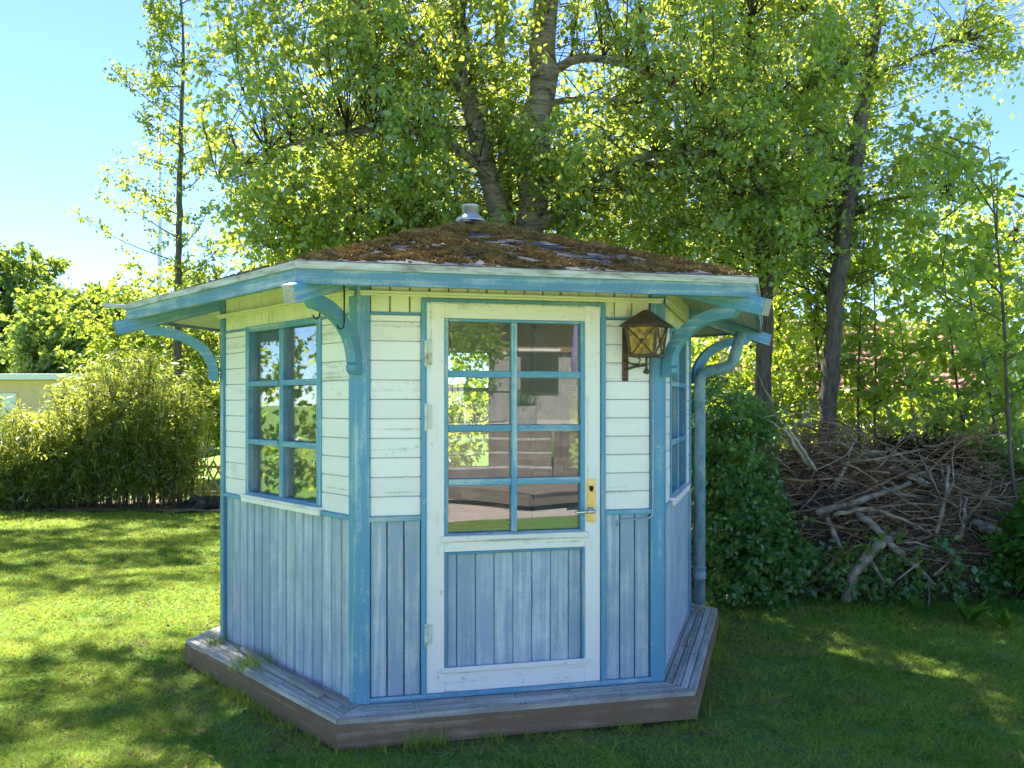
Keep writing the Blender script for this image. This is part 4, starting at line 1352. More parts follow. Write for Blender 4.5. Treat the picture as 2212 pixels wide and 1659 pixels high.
# main birch behind the pavilion (several stems)
BB = (0.20, 9.3, 0)
stems = [
    ([BB, (0.22, 9.25, 1.8), (0.18, 9.2, 3.4), (0.27, 9.2, 4.4), (0.33, 9.2, 5.3), (0.42, 9.2, 6.8), (0.5, 9.2, 9.6)], [0.19, 0.16, 0.142, 0.165, 0.150, 0.12, 0.03]),
    ([(0.05, 9.3, 0), (0.02, 9.2, 2.2), (-0.10, 9.1, 3.6), (-0.33, 9.0, 4.45), (-0.52, 8.9, 5.1), (-0.60, 8.9, 6.3), (-0.9, 8.9, 8.6)], [0.12, 0.11, 0.105, 0.105, 0.095, 0.075, 0.02]),
    ([(0.12, 9.5, 0), (0.05, 9.6, 2.6), (-0.08, 9.6, 4.2), (-0.15, 9.6, 6.0), (0.0, 9.6, 8.2)], [0.10, 0.085, 0.075, 0.06, 0.02]),
    # limbs
    ([(0.24, 9.2, 3.62), (0.62, 8.95, 3.78), (0.95, 8.8, 4.10), (1.5, 8.7, 4.35), (2.1, 8.6, 4.25)], [0.085, 0.07, 0.055, 0.04, 0.015]),
    ([(0.33, 9.2, 5.25), (0.62, 9.0, 5.42), (0.95, 8.8, 5.35), (1.4, 8.6, 5.1), (1.9, 8.5, 4.8)], [0.055, 0.05, 0.04, 0.03, 0.012]),
    ([(0.30, 9.2, 4.95), (0.75, 9.0, 5.02), (1.3, 8.8, 4.85)], [0.04, 0.032, 0.012]),
    ([(-0.5, 8.95, 5.0), (-1.1, 8.7, 5.5), (-1.9, 8.4, 6.0), (-2.6, 8.2, 6.1)], [0.055, 0.045, 0.03, 0.012]),
    ([(-0.2, 9.05, 4.1), (-0.7, 8.8, 4.5), (-1.4, 8.5, 4.5), (-2.2, 8.3, 4.3), (-2.9, 8.2, 3.9)], [0.05, 0.042, 0.032, 0.022, 0.01]),
    ([(-0.05, 9.15, 3.3), (-0.8, 8.9, 3.6), (-1.7, 8.8, 3.5), (-2.5, 8.7, 3.3)], [0.045, 0.035, 0.024, 0.01]),
    ([(-0.6, 8.9, 6.2), (-1.3, 8.6, 7.0), (-2.2, 8.4, 7.4)], [0.05, 0.035, 0.012]),
    ([(-0.9, 8.9, 7.4), (-2.4, 9.2, 8.3), (-4.0, 9.4, 8.8), (-5.6, 9.5, 9.1)], [0.06, 0.05, 0.035, 0.012]),  # unseen long limb, added to carry leaves that shade the lawn
    ([(0.42, 9.2, 6.6), (1.1, 8.8, 7.2), (1.9, 8.6, 7.5)], [0.05, 0.035, 0.012]),
    ([(-0.5, 9.0, 5.6), (-1.0, 9.4, 6.4), (-1.9, 9.9, 6.8)], [0.05, 0.035, 0.012]),
]
tree('birch_tree', 'large many-stemmed birch rising directly behind the pavilion roof', 'tree', BB, stems,
     [((-1.5, 8.9, 4.7), (1.75, 1.9, 1.75), 950), ((-0.2, 9.4, 4.2), (1.7, 1.8, 1.5), 540), ((1.3, 9.0, 4.5), (1.5, 1.8, 1.5), 560),
      ((-0.6, 9.0, 6.4), (2.6, 2.2, 1.2), 320), ((0.4, 9.2, 8.6), (3.0, 2.4, 1.9), 210), ((-2.2, 8.9, 3.35), (0.85, 1.1, 0.5), 150), ((-2.6, 8.4, 8.4), (1.7, 1.5, 1.2), 260), ((0.9, 8.0, 7.3), (1.7, 1.2, 0.8), 150), ((0.3, 7.7, 6.75), (0.95, 0.8, 0.5), 110), ((-5.4, 9.5, 9.1), (2.1, 1.8, 1.0), 330)],  # includes unseen clumps above the view, added to shade the lawn
     40, 0.30, 0.75, 0.060, 0.78, 'birch_leaf', 'birch_bark', 201, 0.3, 1.2, 0.009, strand_twigs=True, sides=14, gap=birch_gap)

# second birch, leaning right
b2 = (3.50, 9.3, 0)
tree('birch_tree', 'leaning birch with bare lower trunk behind the brush pile', 'tree', b2,
     [([b2, tuple(px(1790, 900, 9.3)), tuple(px(1812, 560, 9.4)), tuple(px(1850, 330, 9.8)), tuple(px(1885, 100, 10.2)), (4.7, 10.3, 7.6), (4.9, 10.3, 9.4)], [0.115, 0.097, 0.090, 0.086, 0.078, 0.05, 0.015]),
      ([tuple(px(1830, 470, 10.4)), tuple(px(1900, 430, 10.2)), tuple(px(2010, 415, 10.0)), tuple(px(2080, 440, 9.9))], [0.035, 0.03, 0.02, 0.008]),
      ([tuple(px(1870, 170, 10.3)), tuple(px(1960, 130, 10.2)), tuple(px(2060, 90, 10.0)), tuple(px(2090, 84, 9.9))], [0.035, 0.028, 0.02, 0.008]),
      ([tuple(px(1840, 380, 10.4)), tuple(px(1760, 260, 10.2)), tuple(px(1680, 200, 10.0))], [0.035, 0.025, 0.008]),
      ([tuple(px(1880, 120, 10.3)), tuple(px(1790, 50, 10.2)), tuple(px(1700, 0, 10.0))], [0.035, 0.025, 0.008])],
     [((3.75, 10.4, 5.9), (1.4, 1.5, 1.5), 540), ((3.9, 10.3, 4.1), (1.6, 1.4, 1.0), 380), ((4.4, 10.3, 7.9), (1.5, 1.4, 1.2), 140),
      ((5.55, 9.9, 6.15), (0.75, 0.5, 0.5), 70), ((5.1, 10.0, 4.6), (0.55, 0.6, 0.5), 60)],
     36, 0.30, 0.95, 0.060, 0.78, 'birch_leaf', 'bark', 202, 0.4, 1.0, 0.009, sides=12, gap=lambda P: (P[:, 1] < 9.9) & (np.abs(P[:, 0] - 3.6) < 0.3) & (P[:, 2] < 3.9))

# third trunk between them
b3 = (2.87, 9.5, 0)
tree('birch_tree', 'straight grey trunk with leafy crown just right of the pavilion eave', 'tree', b3,
     [([b3, tuple(px(1650, 840, 9.5)), tuple(px(1652, 560, 9.5)), tuple(px(1640, 420, 9.5)), (2.75, 9.5, 5.2), (2.7, 9.5, 7.4)], [0.105, 0.092, 0.085, 0.075, 0.06, 0.015]),
      ([tuple(px(1648, 480, 9.5)), (2.4, 9.3, 4.2), (1.9, 9.1, 4.5)], [0.035, 0.025, 0.008]),
      ([(2.78, 9.5, 4.6), (3.2, 9.2, 5.1), (3.6, 9.0, 5.3)], [0.035, 0.025, 0.008])],
     [((2.5, 9.5, 4.0), (1.15, 1.3, 1.15), 380), ((2.6, 9.4, 5.7), (1.3, 1.4, 1.2), 330), ((2.6, 9.4, 7.6), (1.3, 1.4, 1.1), 170), ((2.0, 8.3, 7.6), (1.3, 1.1, 0.8), 90)],  # the foremost high clump is out of view, added for shade on the lawn
     36, 0.28, 0.8, 0.062, 0.78, 'birch_leaf', 'bark', 203, 0.4, 0.9, 0.009, sides=12)

b6 = (-12.6, 16.6, 0)
tree('garden_tree', 'tall tree beyond the left edge of the picture that dapples the lawn', 'tree', b6,
     [([b6, (-12.5, 16.6, 5), (-12.3, 16.5, 10), (-12, 16.5, 13.5)], [0.26, 0.2, 0.13, 0.03]), ([(-12.4, 16.6, 8), (-11.4, 16.4, 10), (-10.2, 16.2, 11.2), (-8.6, 16, 12)], [0.11, 0.08, 0.05, 0.015]),
      ([(-12.3, 16.5, 9.6), (-11.2, 15.8, 11.6), (-10.0, 15.2, 12.6)], [0.08, 0.06, 0.015])],
     [((-9.7, 16.2, 12.7), (2.9, 2.5, 1.8), 360), ((-13.0, 16.5, 11.5), (2.2, 2.2, 2.6), 200)], 30, 0.40, 0.5, 0.105, 0.75, 'young_leaf', 'bark', 231, 0.4, 1.7, 0.012)

# slim tree against the sky on the left
b4 = (-6.4, 16, 0)
r4 = random.Random(4)
st4 = [([b4, (-6.42, 16, 3), (-6.38, 16, 6), (-6.30, 16, 8.6), (-6.45, 16, 10.6)], [0.080, 0.070, 0.052, 0.024, 0.006])]
ex4 = []
for i in range(34):
    z = 2.6 + 7.4 * i / 33
    th = r4.uniform(0, 2 * PI) if i % 2 else r4.choice([PI, PI, 0]) + r4.gauss(0, .5)
    L = (2.4 - 0.17 * (z - 2.6)) * r4.uniform(.45, 1.1)
    if math.cos(th) > 0: L *= 0.8
    p = Vector((-6.39, 16, z)); d = Vector((math.cos(th), math.sin(th), r4.uniform(.1, .5)))
    pts = [p]
    for q_ in range(5):
        d = (d + Vector((r4.gauss(0, .16), r4.gauss(0, .16), r4.gauss(.13, .12)))).normalized()
        pts.append(pts[-1] + d * L / 5)
    st4.append((pts, [0.014, 0.011, 0.009, 0.007, 0.005, 0.003]))
    for f in np.linspace(0.12, 1.0, 15):
        tt = f * 5; j = min(int(tt), 4)
        q = pts[j].lerp(pts[j + 1], tt - j)
        w_ = 0.16 * (1.25 - f)
        ex4.append((q.x + r4.gauss(0, w_), q.y + r4.gauss(0, w_), q.z + r4.gauss(0.03, w_)))
tree('slim_tree', 'slim young tree with sparse branches against the open sky', 'tree', b4, st4, [((-6.4, 16, 7), (0.3, 0.3, 2.5), 8)], 26, 0.20, 0.25, 0.068, 0.75, 'young_leaf', 'bark', 204, 0, 1, 0.006, extra=ex4)

# yellow-green trees and bushes behind the bamboo
shrub('bright yellow-green bushy tree behind the bamboo and left of the eave', (-7.4, 18.5, 0), [((-7.6, 18.5, 3.2), (2.0, 1.4, 1.5), 420), ((-6.0, 18.3, 2.2), (1.4, 1.2, 1.5), 260)], 36, 0.34, 0.095, 0.75, 'young_leaf', 205, 0.3, name='bushy_tree', cat='tree', stems=12)
shrub('rounded yellow-lit shrub by the pavilion wall beyond the lattice fence', (-5.6, 16.6, 0), [((-5.6, 16.6, 1.75), (1.15, 0.7, 0.85), 300)], 34, 0.25, 0.075, 0.7, 'young_leaf', 206, 0.2)
for (nm, lb, bx_, el, sd) in (
        ('far_tree', 'tall round tree at the far left edge of the picture', (-23, 36, 0), [((-22.6, 36, 5.0), (3.2, 3.0, 3.2), 700)], 207),
        ('far_tree', 'round tree beyond the flat-roofed building, right of the tallest one', (-15.5, 31, 0), [((-15.8, 31, 3.6), (2.6, 2.2, 2.3), 620), ((-13.6, 31, 3.1), (1.7, 1.8, 1.6), 300)], 208)):
    tree(nm, lb, 'tree', bx_, [([bx_, (el[0][0][0], el[0][0][1], el[0][0][2] - .5), (el[0][0][0] + .2, el[0][0][1], el[0][0][2] + 1.6)], [0.22, 0.16, 0.05])], el, 40, 0.62, 0.2, 0.21, 0.75, 'far_leaf', 'bark', sd, 0.2, 2.0, 0.02, shell=0.75, group='far trees on the left')

# background trees that close the view behind the birches
BG = [((-2.6, 14.5, 0), [((-2.7, 14.5, 4.6), (1.9, 1.5, 2.4), 430), ((-2.5, 14.5, 2.4), (2.0, 1.4, 1.3), 200)], 'leafy tree behind the birch, left of the roof peak', 211),
      ((0.9, 15.0, 0), [((0.9, 15, 5.0), (2.2, 1.6, 2.8), 520), ((1.1, 15, 2.6), (2.2, 1.5, 1.4), 240)], 'leafy tree straight behind the birch trunk', 212),
      ((4.6, 14.6, 0), [((4.6, 14.6, 4.8), (2.1, 1.5, 2.1), 380), ((4.2, 14.3, 2.9), (1.8, 1.3, 0.7), 90)], 'leafy tree behind the leaning birch', 213),
      ((8.4, 14.5, 0), [((8.3, 14.5, 4.0), (2.0, 1.5, 1.3), 330), ((9.0, 14.2, 2.6), (1.6, 1.3, 0.7), 70)], 'leafy tree at the right edge with its top below the blue gap', 214),
      ((-5.3, 24, 0), [((-5.3, 24, 3.0), (2.6, 1.6, 2.3), 380)], 'bushy tree far behind the pavilion, left of the birch', 215)]
for b_, el, lb, sd in BG:
    c_ = el[0][0]
    sts = [([b_, (b_[0] + .1, b_[1], 2.2), (c_[0], c_[1], c_[2] + el[0][1][2] * .6)], [0.11, 0.09, 0.02])]
    for i in range(5):
        rr_ = random.Random(sd * 10 + i)
        z = 2.0 + i * .6
        sts.append(([(b_[0] + .05, b_[1], z), (b_[0] + rr_.uniform(-1, 1), b_[1] + rr_.uniform(-.6, .6), z + .8), (b_[0] + rr_.uniform(-1.8, 1.8), b_[1] + rr_.uniform(-1, 1), z + 1.3)], [0.04, 0.028, 0.01]))
    tree('background_tree', lb, 'tree', b_, sts, el, 34, 0.42, 0.45, 0.088, 0.78, 'hazel_leaf', 'bark', sd, 0.3, 1.3, 0.010, group='trees closing the garden at the back')

# saplings with big leaves on the right
SAP = [((4.05, 9.6, 0), [(1856, 1000), (1853, 860), (1858, 720)], 4.4, 'thin straight sapling just right of the leaning birch trunk', 221),
       ((4.35, 9.8, 0), [(1885, 1000), (1893, 850), (1890, 700)], 4.2, 'second thin sapling right of the leaning birch trunk', 222),
       ((5.1, 10.4, 0), [(1985, 960), (1960, 830), (1945, 700)], 3.9, 'sapling leaning towards the birch above the withered cuttings', 223),
       ((3.55, 10.0, 0), [(1776, 900), (1768, 760), (1752, 660)], 4.6, 'thin sapling close to the left side of the leaning birch', 224),
       ((5.2, 9.2, 0), [(2085, 940), (2070, 860), (2058, 760)], 4.0, 'twin-stemmed sapling right of the withered cuttings', 225),
       ((5.0, 8.4, 0), [(2150, 1050), (2150, 900), (2120, 760)], 3.6, 'branching sapling beside the right end of the brush pile', 226),
       ((4.75, 7.6, 0), [(2180, 1000), (2170, 700), (2150, 480)], 4.2, 'tall big-leaved sapling at the right edge of the picture', 227)]
for (b_, line, top, lb, sd) in SAP:
    rr_ = random.Random(sd)
    Y = b_[1]
    main = [b_] + [tuple(px(x, y, Y)) for x, y in line]
    last = Vector(main[-1]); tip = last + (last - Vector(main[-2])).normalized() * max(0.3, (top - last.z)) * .8
    main.append(tuple(tip))
    sts = [(main, [0.020, 0.017, 0.014, 0.010, 0.004])]
    ex = []
    for i in range(11):
        f = 0.30 + 0.68 * i / 10
        pp = [Vector(p) for p in main]
        tot = f * (len(pp) - 1); j = min(int(tot), len(pp) - 2)
        p0 = pp[j].lerp(pp[j + 1], tot - j)
        th = rr_.uniform(0, 2 * PI); L = rr_.uniform(.4, .95)
        d = Vector((math.cos(th), math.sin(th) * .7, .55))
        sts.append(([p0, p0 + d * L * .55, p0 + d * L + Vector((0, 0, -.05))], [0.009, 0.007, 0.003]))
        for g_ in (.3, .55, .8, 1.0):
            q = p0 + d * L * g_
            ex.append((q.x + rr_.gauss(0, .06), q.y + rr_.gauss(0, .06), q.z + rr_.gauss(0, .06)))
    tree('sapling', lb, 'sapling', b_, sts, [(tuple(Vector(main[2])), (0.5, 0.4, 0.8), 26)], 17, 0.26, 0.35, 0.088, 0.80, 'hazel_leaf', 'bark', sd, 0, 1, 0.005, extra=ex, sides=7, group='saplings behind the brush pile')

# sunlit undergrowth behind the brush pile
Cu = sample_ellipsoids([((-1.7, 10.4, 0.9), (1.2, 0.7, 1.1), 190), ((0.6, 10.6, 0.9), (1.8, 0.6, 1.1), 230), ((4.4, 10.9, 1.1), (2.6, 0.8, 0.8), 270), ((7.4, 11.4, 1.2), (1.6, 0.9, 0.9), 130), ((2.7, 10.3, 1.6), (1.2, 0.8, 1.1), 250), ((5.6, 9.4, 0.9), (0.9, 0.6, 0.6), 120)], 301, 0.2, 0.8)
Qu, ru, _ = leaves_at(Cu, 26, 0.26, 0.3, 0.085, 0.78, 302)
o = mesh_obj('undergrowth', np_mesh('undergrowth', Qu, 4, 'hazel_leaf', ru))
tag(o, 'leafy undergrowth behind the pavilion and the brush pile', 'undergrowth', kind='stuff')

# ivy-like weeds round the foot of the pile
Cu = sample_ellipsoids([((3.0, 7.0, 0.12), (0.9, 0.2, 0.14), 40), ((4.2, 6.95, 0.12), (0.7, 0.2, 0.14), 26), ((1.9, 6.9, 0.12), (0.35, 0.3, 0.16), 40), ((3.3, 7.0, 0.35), (0.6, 0.12, 0.3), 40), ((4.3, 7.0, 0.3), (0.5, 0.15, 0.3), 40)], 311)
Qu, ru, _ = leaves_at(Cu, 16, 0.12, 0.1, 0.06, 0.7, 312)
o = mesh_obj('ground_weeds', np_mesh('ground_weeds', Qu, 4, 'shrub_leaf', ru))
tag(o, 'low dark weeds creeping along the edge of the soil bed', 'weeds', kind='stuff')

# bamboo clump
def bamboo():
    base = (-6.6, 13.5, 0)
    root = tag(empty('bamboo_clump', base), 'wide bushy bamboo clump at the far left of the lawn', 'bamboo')
    r = random.Random(6)
    mb = MB(); nodes = []
    for i in range(480):
        f = r.random()
        x = -9.0 + 3.72 * f + r.gauss(0, .08); y = 13.0 + r.random() * 1.1
        dome = math.exp(-((x + 6.05) / 1.2) ** 2); side = math.exp(-((x + 7.9) / 0.7) ** 2)
        top = 0.95 + 1.5 * dome + 0.30 * side + r.uniform(-.75, .25)
        top = max(top, 0.9)
        lean = Vector((r.gauss(0.0, .26) + (x + 6.6) * 0.10, r.gauss(-.16, .24), 0))
        p = [Vector((x, y, 0)) + Vector((0, 0, top * g_)) + lean * g_ ** 2.2 for g_ in (0, .35, .7, .9, 1.0)]
        p[4].z -= 0.05
        k = r.uniform(.0055, .0095)
        mb.tube([q - Vector(base) for q in p], [k, k * .9, k * .7, k * .5, k * .25], 4, cap=False)
        for _ in range(17):
            g_ = 0.08 + 0.92 * r.random() ** .9
            s_ = g_ * 4 if False else None
            j = 0 if g_ < .35 else 1 if g_ < .7 else 2 if g_ < .9 else 3
            lo, hi = ((0, .35), (.35, .7), (.7, .9), (.9, 1.0))[j]
            q = p[j].lerp(p[j + 1], (g_ - lo) / (hi - lo))
            if q.z < 0.30 and r.random() < (.75 if x > -6.6 else .3): continue
            nodes.append((q.x + r.gauss(0, .05), q.y + r.gauss(-.03, .05), q.z))
    mb.obj('culms', 'culm', root, Matrix.Translation(base))
    Q, rn, _ = leaves_at(np.array(nodes), 10, 0.16, 0.35, 0.115, 0.20, 77, up=0.25, strands=2)
    mesh_obj('crown', np_mesh('crown', Q, 4, 'bamboo_leaf', rn, base=base), Matrix.Translation(base), root)
bamboo()

# ================================================================== things beyond the lawn, left
fence = empty('lattice_fence', (-6.5, 14.75, 0))
tag(fence, 'low lattice fence of crossed laths behind the bamboo', 'fence')
for z in (0.10, 0.55):
    obox('rail', (-9.3, 14.77, z), (-3.2, 14.77, z), 0.03, 0.045, 'fence_wood', fence, 0.004)
x = -9.3
while x < -3.5:
    obox('lath', (x, 14.742, 0.0), (x + .34, 14.742, 0.66), 0.012, 0.032, 'fence_wood', fence, 0.002, up=(1, 0, 0))
    obox('lath', (x + .34, 14.725, 0.0), (x, 14.725, 0.66), 0.012, 0.032, 'fence_wood', fence, 0.002, up=(1, 0, 0))
    x += 0.175
for x in (-9.3, -7.3, -5.3, -3.3):
    obox('post', (x, 14.82, 0), (x, 14.82, 0.72), 0.06, 0.06, 'fence_wood', fence, 0.004)
# black tarpaulin heap
X, Yg = np.meshgrid(np.linspace(-.55, .75, 22), np.linspace(-.3, .3, 14))
P = np.stack([X, Yg, X * 0], -1)
Z = np.clip(1 - (X / .75) ** 2 - (Yg / .32) ** 2, 0, 1) ** .6 * (0.16 + 0.06 * waves(P, 0.3, 51) + 0.03 * waves(P, 0.12, 52))
me = bpy.data.meshes.new('tarpaulin')
me.from_pydata(np.stack([X, Yg, Z], -1).reshape(-1, 3).tolist(), [], [(j * 22 + i, j * 22 + i + 1, (j + 1) * 22 + i + 1, (j + 1) * 22 + i) for j in range(13) for i in range(21)])
me.materials.append(MATS['tarp'])
tag(mesh_obj('tarpaulin', me, Matrix.Translation((-4.75, 13.4, 0.006))), 'crumpled black plastic sheet on the ground before the lattice fence', 'plastic sheet')

# flat-roofed building
gb = empty('flat_roof_building', (-14, 26, 0))
tag(gb, 'low cream building with a flat white-edged roof behind the bamboo', 'building')
obox('wall', (-17.2, 28.2, 1.2), (-10.8, 28.2, 1.2), 4.2, 2.4, 'cream_render', gb, 0.01)
obox('wall', (-20.4, 28.6, 1.05), (-17.25, 28.6, 1.05), 3.2, 2.1, 'house_brick', gb, 0.01)
obox('roof', (-17.6, 28.1, 2.50), (-10.4, 28.1, 2.50), 4.9, 0.18, 'white_render', gb, 0.01)
obox('roof', (-20.8, 28.5, 2.2), (-17.65, 28.5, 2.2), 3.8, 0.14, 'white_render', gb, 0.01)
d_ = obox('door', (-16.3, 26.07, 1.0), (-15.5, 26.07, 1.0), 0.06, 2.0, 'white_render', gb, 0.01)
obox('window', (-14.2, 26.07, 1.4), (-12.6, 26.07, 1.4), 0.06, 0.9, 'dark_frame', gb, 0.01)
obox('window', (-19.2, 26.97, 1.3), (-18.3, 26.97, 1.3), 0.06, 0.7, 'dark_frame', gb, 0.01)

# dark roofed house, far
sh = empty('slate_roof_house', (-12.5, 36, 0))
tag(sh, 'house with a steep dark roof glimpsed between bamboo and pavilion', 'house')
obox('wall', (-16, 36, 1.1), (-8, 36, 1.1), 6.0, 2.2, 'white_render', sh, 0.01)
mb = MB(); mb.prism([(-16.2, 32.7, 2.1), (-16.2, 39.3, 2.1), (-16.2, 36, 5.6)], (8.4, 0, 0)); mb.obj('roof', 'slate', sh)
for i in range(4):
    x0 = -15.0 + i * 1.7
    n_ = Vector((0, -3.5, 3.3)).normalized()
    a, b = Vector((x0, 33.6, 3.055)) + n_ * .05, Vector((x0, 35.2, 4.75)) + n_ * .05
    obox('roof_light', a, b, 1.1, 0.06, 'white_render', sh, 0.01, up=tuple(n_))
# flagpole
fp = empty('flagpole', (-16.9, 40, 0)); tag(fp, 'tall white flagpole standing against the sky on the left', 'flagpole')
mb = MB(); mb.tube([(0, 0, 0), (0, 0, 8), (0, 0, 15.4)], [0.13, 0.10, 0.07], 10); mb.obj('mast', 'pole_white', fp, Matrix.Translation((-16.9, 40, 0)))
mb = MB(); mb.lathe([(0.02, 0), (0.12, .06), (0.14, .14), (0.1, .22), (0.02, .26)], 12); mb.obj('finial', 'pole_white', fp, Matrix.Translation((-16.9, 40, 15.4)))

# ================================================================== tiled house, right
th = empty('tiled_house', (8.5, 21, 0))
tag(th, 'house with red pantile roof glimpsed through the leaves on the right', 'house')
obox('wall', (4.6, 23.6, 1.1), (13.8, 23.6, 1.1), 6.4, 2.2, 'house_brick', th, 0.01)
obox('gable_wall', (11.4, 20.2, 1.5), (13.4, 20.2, 1.5), 0.2, 3.0, 'white_render', th, 0.01)
roofE = empty('roof', (8.5, 20.2, 2.1), th)
ev, rg = Vector((0, 20.0, 1.95)), Vector((0, 23.6, 4.0))
sl = (rg - ev).normalized(); nrm = Vector((1, 0, 0)).cross(sl).normalized()
if nrm.z < 0: nrm = -nrm
mb = MB(); mb.prism([Vector((4.4, 0, 0)) + ev - nrm * .1, Vector((4.4, 0, 0)) + rg - nrm * .1, Vector((4.4, 27.2, 1.95)) - Vector((0, 0, .1))], (9.6, 0, 0)); mb.obj('roof_deck', 'dark_frame', roofE)
def tile_mesh():
    mb = MB(); V, F = [], []
    prof = [(0, 0.0), (.05, .028), (.11, .045), (.17, .03), (.21, 0.0), (.26, -.010), (.315, 0.002)]
    for yy, lift in ((0, .03), (.36, 0.0)):
        for x_, z_ in prof: V.append((x_, yy, z_ + lift))
    n = len(prof)
    for x_, z_ in prof: V.append((x_, 0, z_ + .005))
    for i in range(n - 1):
        F.append((i, i + 1, n + i + 1, n + i)); F.append((2 * n + i, 2 * n + i + 1, i + 1, i))
    mb.add(V, F, 0, True)
    return mb.mesh('roof_tile', 'roof_tile')
tm = tile_mesh()
Mr = Matrix(((1, sl.x, nrm.x, 0), (0, sl.y, nrm.y, 0), (0, sl.z, nrm.z, 0), (0, 0, 0, 1)))
for i in range(21):
    for j in range(13):
        p = Vector((5.6 + i * .30, 0, 0)) + ev + sl * (j * .315) + nrm * .0
        mesh_obj('roof_tile', tm, Matrix.Translation(p) @ Mr, roofE)

Cl = np.stack([RNG.uniform(-11.4, -10.2, 900), RNG.uniform(-2, 13.5, 900), RNG.uniform(0.05, 4.8, 900)], -1)  # out-of-view hedge, added so the side window reflects green instead of sky
Ql, rl, _ = leaves_at(Cl, 26, 0.42, 0.2, 0.15, 0.7, 403)
o = mesh_obj('reflection_hedge', np_mesh('reflection_hedge', Ql, 4, 'hazel_leaf', rl))
tag(o, 'green hedge added unseen beyond the left edge for the side window to mirror', 'hedge', kind='stuff')
# distant hedge closing the horizon
Ch = np.stack([RNG.uniform(-60, 60, 2600), RNG.uniform(46, 50, 2600), RNG.uniform(0, 4.2, 2600)], -1)
Ch[:, 2] *= 0.8 + 0.2 * np.sin(Ch[:, 0] * .4)
Qh, rh, _ = leaves_at(Ch, 12, 0.9, 0.1, 0.5, 0.7, 401)
o = mesh_obj('distant_hedge', np_mesh('distant_hedge', Qh, 4, 'far_leaf', rh))
tag(o, 'far green hedge closing the horizon', 'hedge', kind='stuff')

# ================================================================== garden behind the camera (seen mirrored in the door)
MO = Vector((-1.88, 8.37, 0)); MF = Vector((.427, -.904, 0)); MRt = Vector((.904, .427, 0))
def B(lat, D, z): return MO + MF * D + MRt * lat + Vector((0, 0, z))
upv = (0, 0, 1)
# low platform, one corner towards the pavilion
plat = empty('low_platform', tuple(B(0.3, 12.8, 0)))
tag(plat, 'low brown timber platform on the paving, mirrored in the door panes', 'platform')
cdir1 = (MRt * 0.80 + MF * 0.60).normalized(); cdir2 = (MRt * -0.80 + MF * 0.60).normalized()
c0 = B(0.31, 12.76, 0)
for i in range(14):
    a = c0 + cdir2 * (0.03 + i * 0.145) + Vector((0, 0, .285)); obox('platform_board', a + cdir1 * 0.0, a + cdir1 * 2.0, 0.138, 0.028, 'terrace_wood', plat, 0.003)
obox('edge_board', c0 + cdir2 * .0 + Vector((0, 0, .185)), c0 + cdir1 * 2.0 + Vector((0, 0, .185)), 0.03, 0.17, 'terrace_wood', plat)
obox('edge_board', c0 + cdir2 * .02 + Vector((0, 0, .184)), c0 + cdir2 * 2.0 + Vector((0, 0, .184)), 0.03, 0.168, 'terrace_wood', plat)
for q in (cdir1 * .5 + cdir2 * .5, cdir1 * 1.6 + cdir2 * .5, cdir1 * .5 + cdir2 * 1.6, cdir1 * 1.6 + cdir2 * 1.6):
    p = c0 + q; obox('leg', (p.x, p.y, 0), (p.x, p.y, .265), 0.1, 0.1, 'terrace_wood', plat)
mb = MB(); mb.prism([(-9, -3.4, .010), (-9, -9, .010), (9, -9, .010), (9, -2.05, .010)], (0, 0, .012))
tag(mb.obj('garden_paving', 'paving'), kind='structure')
# steps and terrace
stp = empty('terrace_steps', tuple(B(-.4, 15, 0)))
tag(stp, 'wide weathered timber steps up to the terrace, mirrored in the door panes', 'steps')
for i in range(5):
    D0 = 14.9 + i * .36; z1 = .25 * (i + 1)
    obox('riser', B(-3.2, D0, z1 - .14), B(0.75, D0, z1 - .14), 0.03, 0.22, 'terrace_wood', stp)
    for j in range(3):
        obox('tread', B(-3.2, D0 + .04 + j * .125, z1 - .012), B(0.75, D0 + .04 + j * .125, z1 - .012), 0.118, 0.028, 'deck_wood', stp)
rw = empty('retaining_wall', tuple(B(2.4, 15.6, 0)))
tag(rw, 'reddish plank retaining wall beside the terrace steps, mirrored in the door', 'wall')
for i in range(7):
    obox('plank', B(0.78, 15.5, .09 + i * .172), B(5.5, 15.5, .09 + i * .172), 0.045, 0.168, 'terrace_wood', rw)
for lat in (0.80, 2.1, 3.4, 4.7):
    p = B(lat, 15.46, 0); obox('post', (p.x, p.y, 0), (p.x, p.y, 1.24), 0.09, 0.09, 'terrace_wood', rw)
mb = MB(); mb.prism([tuple(B(-4, 16.7, 1.0)), tuple(B(.76, 16.7, 1.0)), tuple(B(.76, 15.53, 1.0)), tuple(B(6, 15.53, 1.0)), tuple(B(6, 24, 1.0)), tuple(B(-4, 24, 1.0))], (0, 0, .22))
tag(mb.obj('terrace_ground', 'paving'), kind='structure')
p = B(0.52, 16.0, 0)
tag(obox('timber_post', (p.x, p.y, 1.0), (p.x, p.y, 2.5), 0.11, 0.11, 'fresh_wood'), 'fresh orange-brown timber post by the terrace steps, mirrored in the door', 'post')
